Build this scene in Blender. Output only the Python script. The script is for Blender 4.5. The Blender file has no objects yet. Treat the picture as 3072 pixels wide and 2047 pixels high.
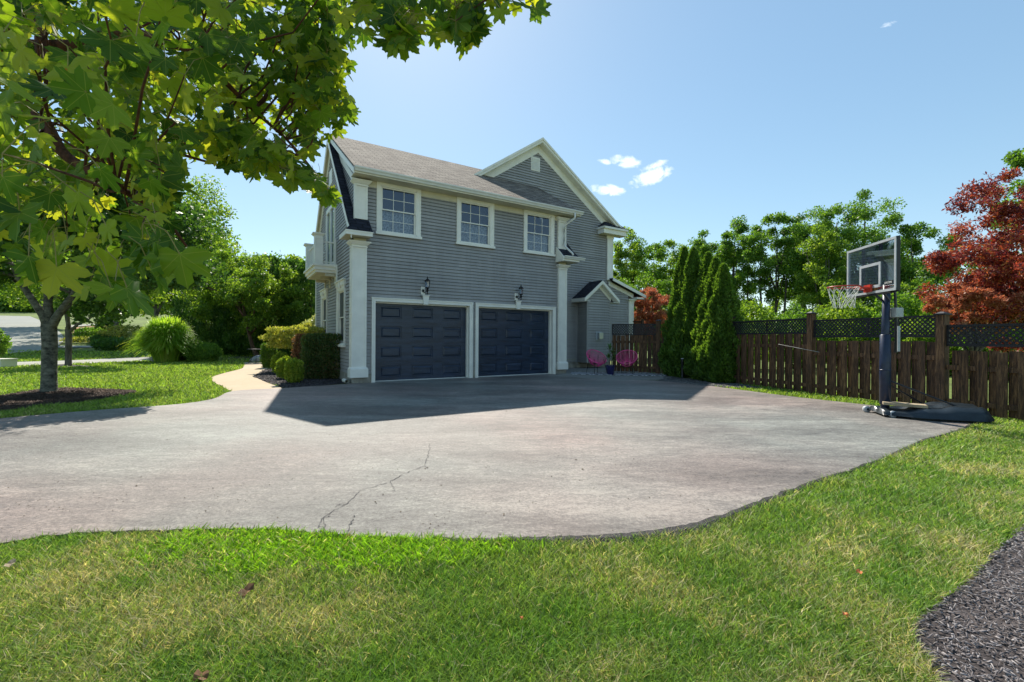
import bpy, math, random
import numpy as np
from mathutils import Matrix, Vector
R = math.radians
rng = np.random.default_rng(7); random.seed(7)
C = bpy.context.scene.collection
# ---------------------------------------------------------------- camera calibration
FP = 1331.6; H = 1.3; TH = .00606; CX = 1536; CY = 1016
def uvp(x, y):
    dx, dy = x-CX, y-CY
    return dx*math.cos(TH)+dy*math.sin(TH), dy*math.cos(TH)-dx*math.sin(TH)
def ter(X, Y):
    X = np.asarray(X, float); Y = np.asarray(Y, float)
    return np.clip(Y-27, 0, 170)*.085*np.clip((-X-8)/10, 0, 1)
def at(x, y, Y):                       # point seen at photo pixel (x,y), Y metres in front of the camera
    u, v = uvp(x, y); return Vector((u/FP*Y, Y, H-v/FP*Y))
def g(x, y, z=0.0):                    # photo pixel -> ground
    u, v = uvp(x, y)
    if v > 55: t = (H-z)*FP/v; return Vector((u/FP*t, t, z))
    t = 20.0
    while t < 190:
        if H-v/FP*t <= float(ter(u/FP*t, t)): break
        t += .25
    return Vector((u/FP*t, t, float(ter(u/FP*t, t))))
# ---------------------------------------------------------------- materials
def newmat(name):
    m = bpy.data.materials.new(name); m.use_nodes = True
    nt = m.node_tree; nt.nodes.clear()
    return m, nt
class N:
    def __init__(s, nt): s.nt = nt
    def __call__(s, typ, ins=None, **kw):
        n = s.nt.nodes.new(typ)
        for k, v in kw.items(): setattr(n, k, v)
        for k, v in (ins or {}).items():
            if isinstance(v, bpy.types.NodeSocket): s.nt.links.new(v, n.inputs[k])
            elif hasattr(v, 'outputs'): s.nt.links.new(v.outputs[0], n.inputs[k])
            else: n.inputs[k].default_value = v
        return n
def c4(c): return (c[0], c[1], c[2], 1)
def ramp(n, fac, stops, interp='LINEAR'):
    r = n('ShaderNodeValToRGB', {'Fac': fac}); cr = r.color_ramp; cr.interpolation = interp
    while len(cr.elements) < len(stops): cr.elements.new(.5)
    for e, (p, c) in zip(cr.elements, stops): e.position = p; e.color = c4(c)
    return r
def pmat(name, col, rough=.6, var=.12, scale=6, bump=0, bscale=40, metal=0, spec=.5, stretch=(1, 1, 1)):
    m, nt = newmat(name); n = N(nt)
    tc = n('ShaderNodeTexCoord'); mp = n('ShaderNodeMapping', {'Vector': tc.outputs['Object'], 'Scale': stretch})
    no = n('ShaderNodeTexNoise', {'Vector': mp, 'Scale': scale, 'Detail': 6, 'Roughness': .6})
    lo = [max(0, c*(1-var*1.6)) for c in col]; hi = [min(1, c*(1+var*1.2)) for c in col]
    cr = ramp(n, no.outputs['Fac'], [(.3, lo), (.7, hi)])
    b = n('ShaderNodeBsdfPrincipled', {'Base Color': cr, 'Roughness': rough, 'Metallic': metal, 'Specular IOR Level': spec})
    if bump:
        nb = n('ShaderNodeTexNoise', {'Vector': mp, 'Scale': bscale, 'Detail': 5})
        bp = n('ShaderNodeBump', {'Height': nb.outputs['Fac'], 'Strength': bump, 'Distance': .01}); nt.links.new(bp.outputs[0], b.inputs['Normal'])
    o = n('ShaderNodeOutputMaterial', {'Surface': b}); return m
def leafmat(name, cols, trans=.45, rough=.5, tint=(1.6, 1.6, .6)):
    m, nt = newmat(name); n = N(nt)
    geo = n('ShaderNodeNewGeometry')
    tc = n('ShaderNodeTexCoord')
    no = n('ShaderNodeTexNoise', {'Vector': tc.outputs['Object'], 'Scale': 1.1, 'Detail': 2})
    mx = n('ShaderNodeMath', {0: geo.outputs['Random Per Island'], 1: .62}, operation='MULTIPLY')
    ad = n('ShaderNodeMath', {0: no.outputs['Fac'], 1: .75, 2: mx}, operation='MULTIPLY_ADD')
    su = n('ShaderNodeMath', {0: ad, 1: .18}, operation='SUBTRACT')
    k = len(cols)
    cr = ramp(n, su, [(i/(k-1), c) for i, c in enumerate(cols)])
    d = n('ShaderNodeBsdfPrincipled', {'Base Color': cr, 'Roughness': rough, 'Specular IOR Level': .35})
    tm = n('ShaderNodeMix', {6: cr, 7: (*tint, 1), 0: 1.0}, data_type='RGBA', blend_type='MULTIPLY')
    t = n('ShaderNodeBsdfTranslucent', {'Color': tm.outputs[2]})
    mxs = n('ShaderNodeMixShader', {0: trans, 1: d.outputs[0], 2: t.outputs[0]})
    n('ShaderNodeOutputMaterial', {'Surface': mxs}); return m
def barkmat(name, c1, c2, scale=8, st=(1, 1, .25)):
    m, nt = newmat(name); n = N(nt); tc = n('ShaderNodeTexCoord')
    mp = n('ShaderNodeMapping', {'Vector': tc.outputs['Object'], 'Scale': st})
    no = n('ShaderNodeTexNoise', {'Vector': mp, 'Scale': scale, 'Detail': 8, 'Roughness': .7})
    cr = ramp(n, no.outputs['Fac'], [(.35, c1), (.62, c2)])
    bp = n('ShaderNodeBump', {'Height': no.outputs['Fac'], 'Strength': .8, 'Distance': .02})
    b = n('ShaderNodeBsdfPrincipled', {'Base Color': cr, 'Roughness': .9, 'Normal': bp.outputs[0]})
    n('ShaderNodeOutputMaterial', {'Surface': b}); return m
M = {}
def sidingmat():
    m, nt = newmat('siding'); n = N(nt); tc = n('ShaderNodeTexCoord'); ob = tc.outputs['Object']; geo = n('ShaderNodeNewGeometry')
    a = n('ShaderNodeTexNoise', {'Vector': n('ShaderNodeMapping', {'Vector': ob, 'Scale': (.6, .6, .25)}), 'Scale': 2.0, 'Detail': 5, 'Roughness': .6})
    b = n('ShaderNodeTexNoise', {'Vector': n('ShaderNodeMapping', {'Vector': ob, 'Scale': (9, 9, .5)}), 'Scale': 1.4, 'Detail': 4})
    v1 = n('ShaderNodeMapRange', {'Value': a.outputs['Fac'], 'From Min': .3, 'From Max': .7, 'To Min': .86, 'To Max': 1.12}); v2 = n('ShaderNodeMapRange', {'Value': b.outputs['Fac'], 'From Min': .3, 'From Max': .75, 'To Min': 1.04, 'To Max': .90})
    v3 = n('ShaderNodeMapRange', {'Value': geo.outputs['Random Per Island'], 'To Min': .93, 'To Max': 1.06}); p = n('ShaderNodeMath', {0: v1, 1: v2}, operation='MULTIPLY'); p2 = n('ShaderNodeMath', {0: p, 1: v3}, operation='MULTIPLY')
    c = n('ShaderNodeVectorMath', {0: (.325, .318, .312), 'Scale': p2}, operation='SCALE'); s_ = n('ShaderNodeBsdfPrincipled', {'Base Color': c, 'Roughness': .55}); n('ShaderNodeOutputMaterial', {'Surface': s_}); return m
M['siding'] = sidingmat()
M['white'] = pmat('white_paint', (.84, .82, .74), .45, .05, 3, .05, 50)
M['cream'] = pmat('cream_soffit', (.62, .57, .42), .6, .08, 3)
M['navy'] = pmat('navy_door_paint', (.021, .037, .070), .34, .3, 2, .12, 90, stretch=(1, 1, 6))
M['concrete'] = pmat('foundation_concrete', (.33, .31, .26), .85, .25, 5, .5, 60)
M['black'] = pmat('black_metal', (.012, .012, .014), .4, .2, 20, spec=.5)
M['dark'] = pmat('dark_interior', (.025, .027, .032), .8, .1)
M['bluepole'] = pmat('dark_blue_pole', (.012, .022, .055), .35, .3, 8)
M['plastic'] = pmat('black_plastic', (.016, .024, .03), .33, .3, 5, .15, 30)
M['grey_plastic'] = pmat('grey_plastic', (.42, .45, .47), .45, .1, 10)
M['steel'] = pmat('steel', (.55, .56, .55), .3, .1, 10, metal=.8)
M['net'] = pmat('white_net_cord', (.72, .72, .68), .8, .1)
M['rimred'] = pmat('red_rim', (.45, .035, .015), .4, .2)
M['pink'] = pmat('pink_cord', (.85, .09, .30), .5, .12)
M['pot'] = pmat('blue_glazed_pot', (.02, .02, .09), .25, .3, 9)
M['wood_light'] = pmat('pale_timber', (.38, .30, .19), .8, .25, 5, .3, 40, stretch=(1, 8, 1))
M['lattice'] = pmat('dark_lattice', (.014, .013, .018), .55, .3)
def plankmat():
    m, nt = newmat('stained_fence_board'); n = N(nt); tc = n('ShaderNodeTexCoord'); geo = n('ShaderNodeNewGeometry')
    ad = n('ShaderNodeVectorMath', {0: tc.outputs['Object'], 1: n('ShaderNodeCombineXYZ', {'Z': n('ShaderNodeMath', {0: geo.outputs['Random Per Island'], 1: 40.}, operation='MULTIPLY')})}, operation='ADD')
    mp = n('ShaderNodeMapping', {'Vector': ad, 'Scale': (9, 9, .8)}); no = n('ShaderNodeTexNoise', {'Vector': mp, 'Scale': 4, 'Detail': 8, 'Roughness': .7, 'Distortion': .6})
    cr = ramp(n, no.outputs['Fac'], [(.34, (.016, .008, .005)), (.5, (.090, .044, .021)), (.66, (.27, .145, .065))]); v = n('ShaderNodeMapRange', {'Value': geo.outputs['Random Per Island'], 'To Min': .6, 'To Max': 1.35})
    sc_ = n('ShaderNodeVectorMath', {0: cr, 'Scale': v}, operation='SCALE'); bp = n('ShaderNodeBump', {'Height': no.outputs['Fac'], 'Strength': .5, 'Distance': .01})
    b = n('ShaderNodeBsdfPrincipled', {'Base Color': sc_, 'Roughness': .8, 'Normal': bp.outputs[0]}); n('ShaderNodeOutputMaterial', {'Surface': b}); return m
M['plank'] = plankmat()
M['curtain'] = pmat('lace_curtain', (.40, .42, .45), .9, .45, 18)
M['stone'] = pmat('stone', (.32, .32, .31), .85, .3, 4, .5, 30)
M['gmetal'] = pmat('gutter_metal', (.74, .74, .70), .35, .05)
M['brownleaf'] = pmat('dry_leaf', (.16, .075, .03), .8, .3, 30)
M['orangeleaf'] = pmat('orange_leaf', (.55, .16, .04), .7, .3, 30)
def glassmat(name, tint=(.9, .95, 1), trans=.75):
    m, nt = newmat(name); n = N(nt)
    fr = n('ShaderNodeFresnel', {'IOR': 1.5}); ad = n('ShaderNodeMath', {0: fr, 1: .45 if trans > .95 else 1.0, 2: 1-trans}, operation='MULTIPLY_ADD')
    t = n('ShaderNodeBsdfTransparent', {'Color': (*tint, 1)}); gl = n('ShaderNodeBsdfGlossy', {'Roughness': .03, 'Color': (.85, .9, 1, 1)})
    mx = n('ShaderNodeMixShader', {0: ad, 1: t.outputs[0], 2: gl.outputs[0]})
    n('ShaderNodeOutputMaterial', {'Surface': mx}); return m
M['glass'] = glassmat('window_glass', (.80, .86, .90), .93)
M['acrylic'] = glassmat('smoked_acrylic', (.78, .80, .80), .97)
M['screen'] = pmat('dark_screen', (.035, .04, .042), .6, .1)
def roofmat(name, ax, k, cols):
    m, nt = newmat(name); n = N(nt); tc = n('ShaderNodeTexCoord')
    sp = n('ShaderNodeSeparateXYZ', {0: tc.outputs['Object']})
    zz = n('ShaderNodeMath', {0: sp.outputs['Z'], 1: k}, operation='MULTIPLY')
    cb = n('ShaderNodeCombineXYZ', {'X': sp.outputs[ax], 'Y': zz})
    br = n('ShaderNodeTexBrick', {'Vector': cb, 'Color1': c4(cols[0]), 'Color2': c4(cols[1]), 'Mortar': c4(cols[2]), 'Scale': 1.0,
           'Mortar Size': .014, 'Mortar Smooth': .3, 'Bias': 0, 'Brick Width': .32, 'Row Height': .15})
    no = n('ShaderNodeTexNoise', {'Vector': cb, 'Scale': 3, 'Detail': 6, 'Roughness': .7})
    nf = n('ShaderNodeTexNoise', {'Vector': tc.outputs['Object'], 'Scale': 140, 'Detail': 2})
    a = n('ShaderNodeMath', {0: no.outputs['Fac'], 1: nf.outputs['Fac']}, operation='MULTIPLY')
    b2 = n('ShaderNodeMath', {0: a, 1: 3.0}, operation='MULTIPLY'); b3 = n('ShaderNodeMath', {0: b2, 1: .3}, operation='ADD')
    mu = n('ShaderNodeVectorMath', {0: br.outputs['Color'], 'Scale': b3}, operation='SCALE')
    bp = n('ShaderNodeBump', {'Height': br.outputs['Fac'], 'Strength': .9, 'Distance': -.02})
    b = n('ShaderNodeBsdfPrincipled', {'Base Color': mu, 'Roughness': .95, 'Normal': bp.outputs[0], 'Specular IOR Level': .2})
    n('ShaderNodeOutputMaterial', {'Surface': b}); return m
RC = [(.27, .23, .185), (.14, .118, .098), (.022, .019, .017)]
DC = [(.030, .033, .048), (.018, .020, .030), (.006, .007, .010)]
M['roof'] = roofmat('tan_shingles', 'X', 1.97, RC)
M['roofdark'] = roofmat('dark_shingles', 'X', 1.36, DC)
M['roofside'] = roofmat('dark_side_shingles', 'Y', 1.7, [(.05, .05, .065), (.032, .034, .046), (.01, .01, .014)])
# ---------------------------------------------------------------- mesh builder
class MB:
    def __init__(s): s.v = []; s.f = []
    def add(s, vs, fs):
        o = len(s.v); s.v += [tuple(p) for p in vs]; s.f += [tuple(i+o for i in f) for f in fs]; return s
    def box(s, x0, x1, y0, y1, z0, z1):
        vs = [(x, y, z) for z in (z0, z1) for y in (y0, y1) for x in (x0, x1)]
        return s.add(vs, [(0, 2, 3, 1), (4, 5, 7, 6), (0, 1, 5, 4), (2, 6, 7, 3), (0, 4, 6, 2), (1, 3, 7, 5)])
    def frus(s, a, b, z0, z1):  # a,b = (x0,x1,y0,y1) bottom / top
        vs = [(a[0], a[2], z0), (a[1], a[2], z0), (a[1], a[3], z0), (a[0], a[3], z0), (b[0], b[2], z1), (b[1], b[2], z1), (b[1], b[3], z1), (b[0], b[3], z1)]
        return s.add(vs, [(3, 2, 1, 0), (4, 5, 6, 7), (0, 1, 5, 4), (1, 2, 6, 5), (2, 3, 7, 6), (3, 0, 4, 7)])
    def bar(s, p, q, w, h, up=(0, 0, 1)):
        p = Vector(p); q = Vector(q); d = (q-p).normalized(); up = Vector(up)
        sd = d.cross(up)
        if sd.length < 1e-4: sd = d.cross(Vector((1, 0, 0)))
        sd.normalize(); u2 = sd.cross(d).normalized(); vs = []
        for e in (p, q):
            for a, b in ((-1, -1), (1, -1), (1, 1), (-1, 1)): vs.append(e+sd*a*w/2+u2*b*h/2)
        return s.add(vs, [(3, 2, 1, 0), (4, 5, 6, 7), (0, 1, 5, 4), (1, 2, 6, 5), (2, 3, 7, 6), (3, 0, 4, 7)])
    def tube(s, pts, rad, n=8, caps=True):
        pts = [Vector(p) for p in pts]; m = len(pts)
        if not hasattr(rad, '__len__'): rad = [rad]*m
        ref = Vector((0, 0, 1)); vs = []
        for i, p in enumerate(pts):
            d = (pts[min(i+1, m-1)]-pts[max(i-1, 0)])
            d = d.normalized() if d.length > 1e-9 else Vector((0, 0, 1))
            a = d.cross(ref)
            if a.length < .05: a = d.cross(Vector((0, 1, 0)))
            a.normalize(); b = d.cross(a)
            for k in range(n):
                t = 2*math.pi*k/n; vs.append(p+(a*math.cos(t)+b*math.sin(t))*rad[i])
        fs = [(i*n+k, i*n+(k+1) % n, (i+1)*n+(k+1) % n, (i+1)*n+k) for i in range(m-1) for k in range(n)]
        if caps: fs += [tuple(range(n-1, -1, -1)), tuple((m-1)*n+k for k in range(n))]
        return s.add(vs, fs)
    def ring(s, c, rx, ry, ax, ay, r, n=32, k=6):
        pts = [Vector(c)+Vector(ax)*rx*math.cos(2*math.pi*i/n)+Vector(ay)*ry*math.sin(2*math.pi*i/n) for i in range(n+1)]
        return s.tube(pts, r, k, False)
    def prism(s, poly, y0, y1):   # poly in (x,z), extruded in y
        n = len(poly); vs = [(x, y0, z) for x, z in poly]+[(x, y1, z) for x, z in poly]
        return s.add(vs, [tuple(range(n)), tuple(range(2*n-1, n-1, -1))]+[(i, i+n, (i+1) % n+n, (i+1) % n) for i in range(n)])
    def prismx(s, poly, x0, x1):  # poly in (y,z), extruded in x
        n = len(poly); vs = [(x0, y, z) for y, z in poly]+[(x1, y, z) for y, z in poly]
        return s.add(vs, [tuple(range(n)), tuple(range(2*n-1, n-1, -1))]+[(i, i+n, (i+1) % n+n, (i+1) % n) for i in range(n)])
    def lathe(s, prof, c=(0, 0), n=20):
        m = len(prof); vs = []
        for r, z in prof:
            for k in range(n): t = 2*math.pi*k/n; vs.append((c[0]+r*math.cos(t), c[1]+r*math.sin(t), z))
        fs = [(i*n+k, i*n+(k+1) % n, (i+1)*n+(k+1) % n, (i+1)*n+k) for i in range(m-1) for k in range(n)]
        return s.add(vs, fs+[tuple(range(n-1, -1, -1)), tuple((m-1)*n+k for k in range(n))])
    def build(s, name, mat, parent=None, smooth=False, bevel=0):
        me = bpy.data.meshes.new(name); me.from_pydata(s.v, [], s.f); me.update()
        if mat: me.materials.append(mat)
        o = bpy.data.objects.new(name, me); C.objects.link(o); o.parent = parent
        if smooth: me.shade_smooth()
        if bevel:
            b = o.modifiers.new('bevel', 'BEVEL'); b.width = bevel; b.segments = 2; b.limit_method = 'ANGLE'
        return o
def tag(o, label=None, cat=None, group=None, kind=None):
    for k, v in (('label', label), ('category', cat), ('group', group), ('kind', kind)):
        if v: o[k] = v
    return o
def empty(name, loc=(0, 0, 0), rz=0, label=None, cat=None, group=None):
    o = bpy.data.objects.new(name, None); C.objects.link(o); o.empty_display_size = .2
    o.location = loc; o.rotation_euler.z = rz; return tag(o, label, cat, group)
def npmesh(name, V, Fa, mat, parent=None, col=None, luv=None):
    V = np.ascontiguousarray(V, np.float32); Fa = np.ascontiguousarray(Fa, np.int32); nf, k = Fa.shape
    me = bpy.data.meshes.new(name); me.vertices.add(len(V)); me.vertices.foreach_set('co', V.ravel())
    me.loops.add(nf*k); me.loops.foreach_set('vertex_index', Fa.ravel())
    me.polygons.add(nf); me.polygons.foreach_set('loop_start', np.arange(0, nf*k, k, dtype=np.int32))
    me.update(calc_edges=True)
    if col is not None:
        a = me.attributes.new('tone', 'FLOAT_COLOR', 'POINT'); a.data.foreach_set('color', np.ascontiguousarray(np.c_[col, np.ones(len(col))], np.float32).ravel())
    if luv is not None:
        a = me.attributes.new('luv', 'FLOAT_VECTOR', 'POINT'); a.data.foreach_set('vector', np.ascontiguousarray(luv, np.float32).ravel())
    if mat: me.materials.append(mat)
    o = bpy.data.objects.new(name, me); C.objects.link(o); o.parent = parent; return o
def frames(n, up_bias=.5, r=rng):
    d = r.normal(size=(n, 3)); d[:, 2] += up_bias; d /= np.linalg.norm(d, axis=1)[:, None]
    e = r.normal(size=(n, 3)); nn = np.cross(d, e); nn /= np.linalg.norm(nn, axis=1)[:, None]
    return d, np.cross(nn, d), nn     # direction, side, normal
def leaves(name, P, size, mat, parent=None, aspect=.55, d=None, up=.0, r=rng):
    n = len(P); D, S, Nn = frames(n, up, r)
    if d is not None:
        D = d+r.normal(size=(n, 3))*.35; D /= np.linalg.norm(D, axis=1)[:, None]
        e = r.normal(size=(n, 3)); Nn = np.cross(D, e); Nn /= np.linalg.norm(Nn, axis=1)[:, None]; S = np.cross(Nn, D)
    L = (size*r.uniform(.65, 1.35, n))[:, None]; W = L*aspect/2
    V = np.stack([P, P+D*L*.5+S*W+Nn*L*.1, P+D*L, P+D*L*.5-S*W+Nn*L*.1], 1).reshape(-1, 3)
    return npmesh(name, V, np.arange(4*n).reshape(n, 4), mat, parent)
def clumps(c, rad, nc, n, cr=.30, shell=.55, r=rng, flat=.7):
    """leaf positions in nc puffs spread through an ellipsoid"""
    q = r.normal(size=(nc, 3)); q /= np.linalg.norm(q, axis=1)[:, None]
    q *= (r.uniform(shell*.6, 1.08, nc)**.7)[:, None]; rad = np.array(rad)
    cc = np.array(c)+q*rad; w = r.uniform(.5, 1.3, nc); w /= w.sum()
    k = r.choice(nc, n, p=w); s = (cr*np.mean(rad)*r.uniform(.6, 1.3, nc))[k]
    p = r.normal(size=(n, 3)); p /= np.linalg.norm(p, axis=1)[:, None]; p *= (r.uniform(0, 1, n)**.45)[:, None]
    p[:, 2] *= flat
    return cc[k]+p*s[:, None], cc
def curve(p, q, sag, n=6, jit=.05):
    p = Vector(p); q = Vector(q); out = []
    for i in range(n+1):
        t = i/n; a = p.lerp(q, t); a.z += sag*4*t*(1-t)
        if 0 < i < n: a += Vector((random.gauss(0, jit), random.gauss(0, jit), random.gauss(0, jit)))
        out.append(a)
    return out
def tree(name, loc, label, cat, group, h0, top, rx, ry, lm, bark, n=16000, size=.12, tr=.14, nc=34, cr=.3, nl=7, flat=.7, lean=(0, 0), shell=.45, aspect=.55, fork=None, trunks=1, seed=1, off=(0, 0)):
    r = np.random.default_rng(seed); random.seed(seed)
    root = empty(name, loc, 0, label, cat, group)
    cz = (h0+top)/2; rz = (top-h0)/2; c = (lean[0]+off[0], lean[1]+off[1], cz)
    P, cc = clumps(c, (rx, ry, rz), nc, n, cr, shell, r, flat)
    leaves('crown', P, size, lm, root, aspect, r=r)
    fk = fork or max(.3, h0*.8)
    mb = MB()
    for t in range(trunks):
        dx, dy = (0, 0) if trunks == 1 else (random.uniform(-.9, .9)*rx*.4, random.uniform(-.4, .4))
        f = Vector((lean[0]*.5+dx, lean[1]*.5+dy, fk)); tt = Vector((lean[0]+dx, lean[1]+dy, h0+(top-h0)*.8))
        mb.tube([(dx, dy, -.1), (dx, dy, .12), (f.x*.6+dx*.4, f.y*.6+dy*.4, fk*.5), f, f.lerp(tt, .5)+Vector((random.gauss(0, .1), random.gauss(0, .1), 0)), tt], [tr*1.35, tr*1.05, tr*.92, tr*.8, tr*.45, tr*.12], 12)
    mb.build('trunk', bark, root, True)
    lb = MB(); idx = r.choice(len(cc), min(nl, len(cc)), replace=False)
    for i in idx:
        t = random.uniform(0, .5); base = f.lerp(tt, t) if fork is None or random.random() < .4 else f
        lb.tube(curve(base, cc[i], random.uniform(.02, .15)*rz, 5, .04*rx*.5), [tr*.55*(1-t*.5), tr*.45, tr*.36, tr*.28, tr*.18, tr*.07], 7)
    if nl: lb.build('limb', bark, root, True)
    return root
# ---------------------------------------------------------------- world, sun, camera
sc = bpy.context.scene
w = bpy.data.worlds.new('World'); sc.world = w; w.use_nodes = True; nt = w.node_tree; nt.nodes.clear(); n = N(nt)
SUV = Vector((-.261, .932, 1.0)).normalized()       # direction towards the sun
elev = math.asin(SUV.z); azi = math.atan2(SUV.x, SUV.y)
sky = n('ShaderNodeTexSky', sky_type='NISHITA'); sky.sun_disc = False; sky.sun_elevation = elev; sky.sun_rotation = azi
sky.altitude = 20; sky.air_density = 1.0; sky.dust_density = .25; sky.ozone_density = 2.2
tc = n('ShaderNodeTexCoord'); sp = n('ShaderNodeSeparateXYZ', {0: tc.outputs['Generated']})
yy = n('ShaderNodeMath', {0: sp.outputs['Y'], 1: .001}, operation='MAXIMUM')
gx = n('ShaderNodeMath', {0: sp.outputs['X'], 1: yy}, operation='DIVIDE'); gz = n('ShaderNodeMath', {0: sp.outputs['Z'], 1: yy}, operation='DIVIDE')
cb = n('ShaderNodeCombineXYZ', {'X': gx, 'Y': gz})
mp = n('ShaderNodeMapping', {'Vector': cb, 'Scale': (1, 1.35, 1), 'Rotation': (0, 0, R(-14))})
no = n('ShaderNodeTexNoise', {'Vector': mp, 'Scale': 34, 'Detail': 9, 'Roughness': .62, 'Distortion': .5})
tot = None
for (x, y, a, b, rot, amp) in ((1814, 486, 24, 11, 10, .8), (1880, 486, 50, 22, 8, .95), (1955, 528, 66, 24, -22, 1.15), (1826, 571, 52, 17, 8, 1.1), (2656, 78, 60, 14, -20, .62), (1960, 500, 60, 16, -20, .8)):
    q = at(x, y, 1.0); m2 = n('ShaderNodeMapping', {'Vector': cb, 'Location': (-q.x, -(q.z-H), 0)})
    m3 = n('ShaderNodeMapping', {'Vector': m2, 'Rotation': (0, 0, R(rot))})
    m4 = n('ShaderNodeMapping', {'Vector': m3, 'Scale': (FP/a, FP/b, 1)})
    ln = n('ShaderNodeVectorMath', {0: m4}, operation='LENGTH')
    f = n('ShaderNodeMath', {0: ln.outputs['Value'], 1: -amp*.55, 2: amp*.95}, operation='MULTIPLY_ADD'); f2 = n('ShaderNodeMath', {0: f, 1: 0.0}, operation='MAXIMUM')
    tot = f2 if tot is None else n('ShaderNodeMath', {0: tot, 1: f2}, operation='MAXIMUM')
cm = n('ShaderNodeMath', {0: tot, 1: no.outputs['Fac']}, operation='MULTIPLY')
front = n('ShaderNodeMath', {0: sp.outputs['Y'], 1: .05}, operation='GREATER_THAN')
cm2 = n('ShaderNodeMapRange', {'Value': cm, 'From Min': .20, 'From Max': .42, 'To Min': 0, 'To Max': .92})
cm3 = n('ShaderNodeMath', {0: cm2, 1: front}, operation='MULTIPLY')
gm = n('ShaderNodeGamma', {'Color': sky, 'Gamma': .58}); hs0 = n('ShaderNodeHueSaturation', {'Saturation': 1.30, 'Value': .79, 'Color': gm}); hs = n('ShaderNodeMix', {0: 1.0, 6: hs0, 7: (.93, 1.0, .96, 1)}, data_type='RGBA', blend_type='MULTIPLY')
mixc = n('ShaderNodeMix', {0: cm3, 6: hs.outputs[2], 7: (3.6, 3.7, 3.65, 1)}, data_type='RGBA')
bg = n('ShaderNodeBackground', {'Color': mixc.outputs[2], 'Strength': .15}); n('ShaderNodeOutputWorld', {'Surface': bg})
sun = bpy.data.lights.new('sun', 'SUN'); sun.energy = 2.6; sun.angle = R(.55); sun.color = (1, .93, .82)
so = bpy.data.objects.new('sun', sun); C.objects.link(so); so.rotation_euler = SUV.to_track_quat('Z', 'Y').to_euler(); so.location = (-8, 30, 30)
cam = bpy.data.cameras.new('camera'); co = bpy.data.objects.new('camera', cam); C.objects.link(co); sc.camera = co
cam.sensor_width = 36; cam.lens = 36*FP/3072; cam.shift_y = -7.5/3072; cam.clip_end = 2000; cam.clip_start = .05
co.matrix_world = Matrix(((math.cos(TH), -math.sin(TH), 0, 0), (0, 0, -1, 0), (math.sin(TH), math.cos(TH), 0, H), (0, 0, 0, 1)))
sc.view_settings.view_transform = 'Standard'; sc.view_settings.look = 'None'; sc.view_settings.exposure = 1.56
sc.cycles.max_bounces = 8; sc.cycles.transparent_max_bounces = 16
# ---------------------------------------------------------------- ground
def smoothpoly(P, k=4, closed=False):
    P = [Vector((p[0], p[1])) for p in P]; out = []; m = len(P)
    for i in range(m-1):
        a = P[max(i-1, 0)]; b = P[i]; c = P[i+1]; d = P[min(i+2, m-1)]
        for j in range(k):
            t = j/k; out.append(.5*((2*b)+(c-a)*t+(2*a-5*b+4*c-d)*t*t+(3*b-a-3*c+d)*t**3))
    out.append(P[-1]); return out
def pg(pts): return [g(x, y).xy for x, y in pts]
def inpoly(X, Y, P):
    r = np.zeros(len(X), bool); m = len(P)
    for i in range(m):
        x1, y1 = P[i][0], P[i][1]; x2, y2 = P[(i+1) % m][0], P[(i+1) % m][1]
        if y1 == y2: continue
        r ^= ((y1 > Y) != (y2 > Y)) & (X < (x2-x1)*(Y-y1)/(y2-y1)+x1)
    return r
def sheet(name, P, z, mat, thick=.0, kind='structure', label=None):
    from mathutils.geometry import tessellate_polygon
    z0 = [float(ter(p[0], p[1]))+z for p in P]; vs = [(p[0], p[1], a) for p, a in zip(P, z0)]
    tr = tessellate_polygon([[Vector(v) for v in vs]]); m = len(vs); mb = MB(); fs = []
    for t in tr:
        a, b, c = [Vector(vs[i]) for i in t]
        fs.append(tuple(t) if (b-a).cross(c-a).z > 0 else tuple(reversed(t)))
    mb.add(vs, fs)
    if thick: mb.add([(v[0], v[1], v[2]) for v in vs]+[(v[0], v[1], v[2]-thick) for v in vs], [(i, (i+1) % m, (i+1) % m+m, i+m) for i in range(m)])
    o = mb.build(name, mat); o['kind'] = kind; return o
def jitter(P, a):
    return [p+Vector((random.gauss(0, a), random.gauss(0, a))) for p in P]
def groundmat(name, stops, scale, bump=.3, rough=.9, big=.35, bs=120, spec=.3):
    m, nt = newmat(name); n = N(nt); tc = n('ShaderNodeTexCoord')
    a = n('ShaderNodeTexNoise', {'Vector': tc.outputs['Object'], 'Scale': scale, 'Detail': 8, 'Roughness': .65})
    b = n('ShaderNodeTexNoise', {'Vector': tc.outputs['Object'], 'Scale': big, 'Detail': 4, 'Roughness': .6, 'Distortion': .4})
    f = n('ShaderNodeMath', {0: a.outputs['Fac'], 1: .5}, operation='MULTIPLY'); f2 = n('ShaderNodeMath', {0: b.outputs['Fac'], 1: .5, 2: f}, operation='MULTIPLY_ADD')
    cr = ramp(n, f2, stops)
    c = n('ShaderNodeTexNoise', {'Vector': tc.outputs['Object'], 'Scale': bs, 'Detail': 3})
    bp = n('ShaderNodeBump', {'Height': c.outputs['Fac'], 'Strength': bump, 'Distance': .01})
    s = n('ShaderNodeBsdfPrincipled', {'Base Color': cr, 'Roughness': rough, 'Normal': bp.outputs[0], 'Specular IOR Level': spec})
    n('ShaderNodeOutputMaterial', {'Surface': s}); return m
M['soil'] = groundmat('lawn_base', [(.38, (.06, .07, .02)), (.5, (.12, .17, .035)), (.62, (.18, .24, .05))], 30, .5)
M['mulch'] = groundmat('mulch_base', [(.35, (.016, .013, .013)), (.5, (.06, .05, .048)), (.65, (.16, .135, .13))], 60, 1, bs=60)
M['path'] = groundmat('tan_path_concrete', [(.3, (.42, .33, .22)), (.7, (.56, .46, .33))], 12, .15)
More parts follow.
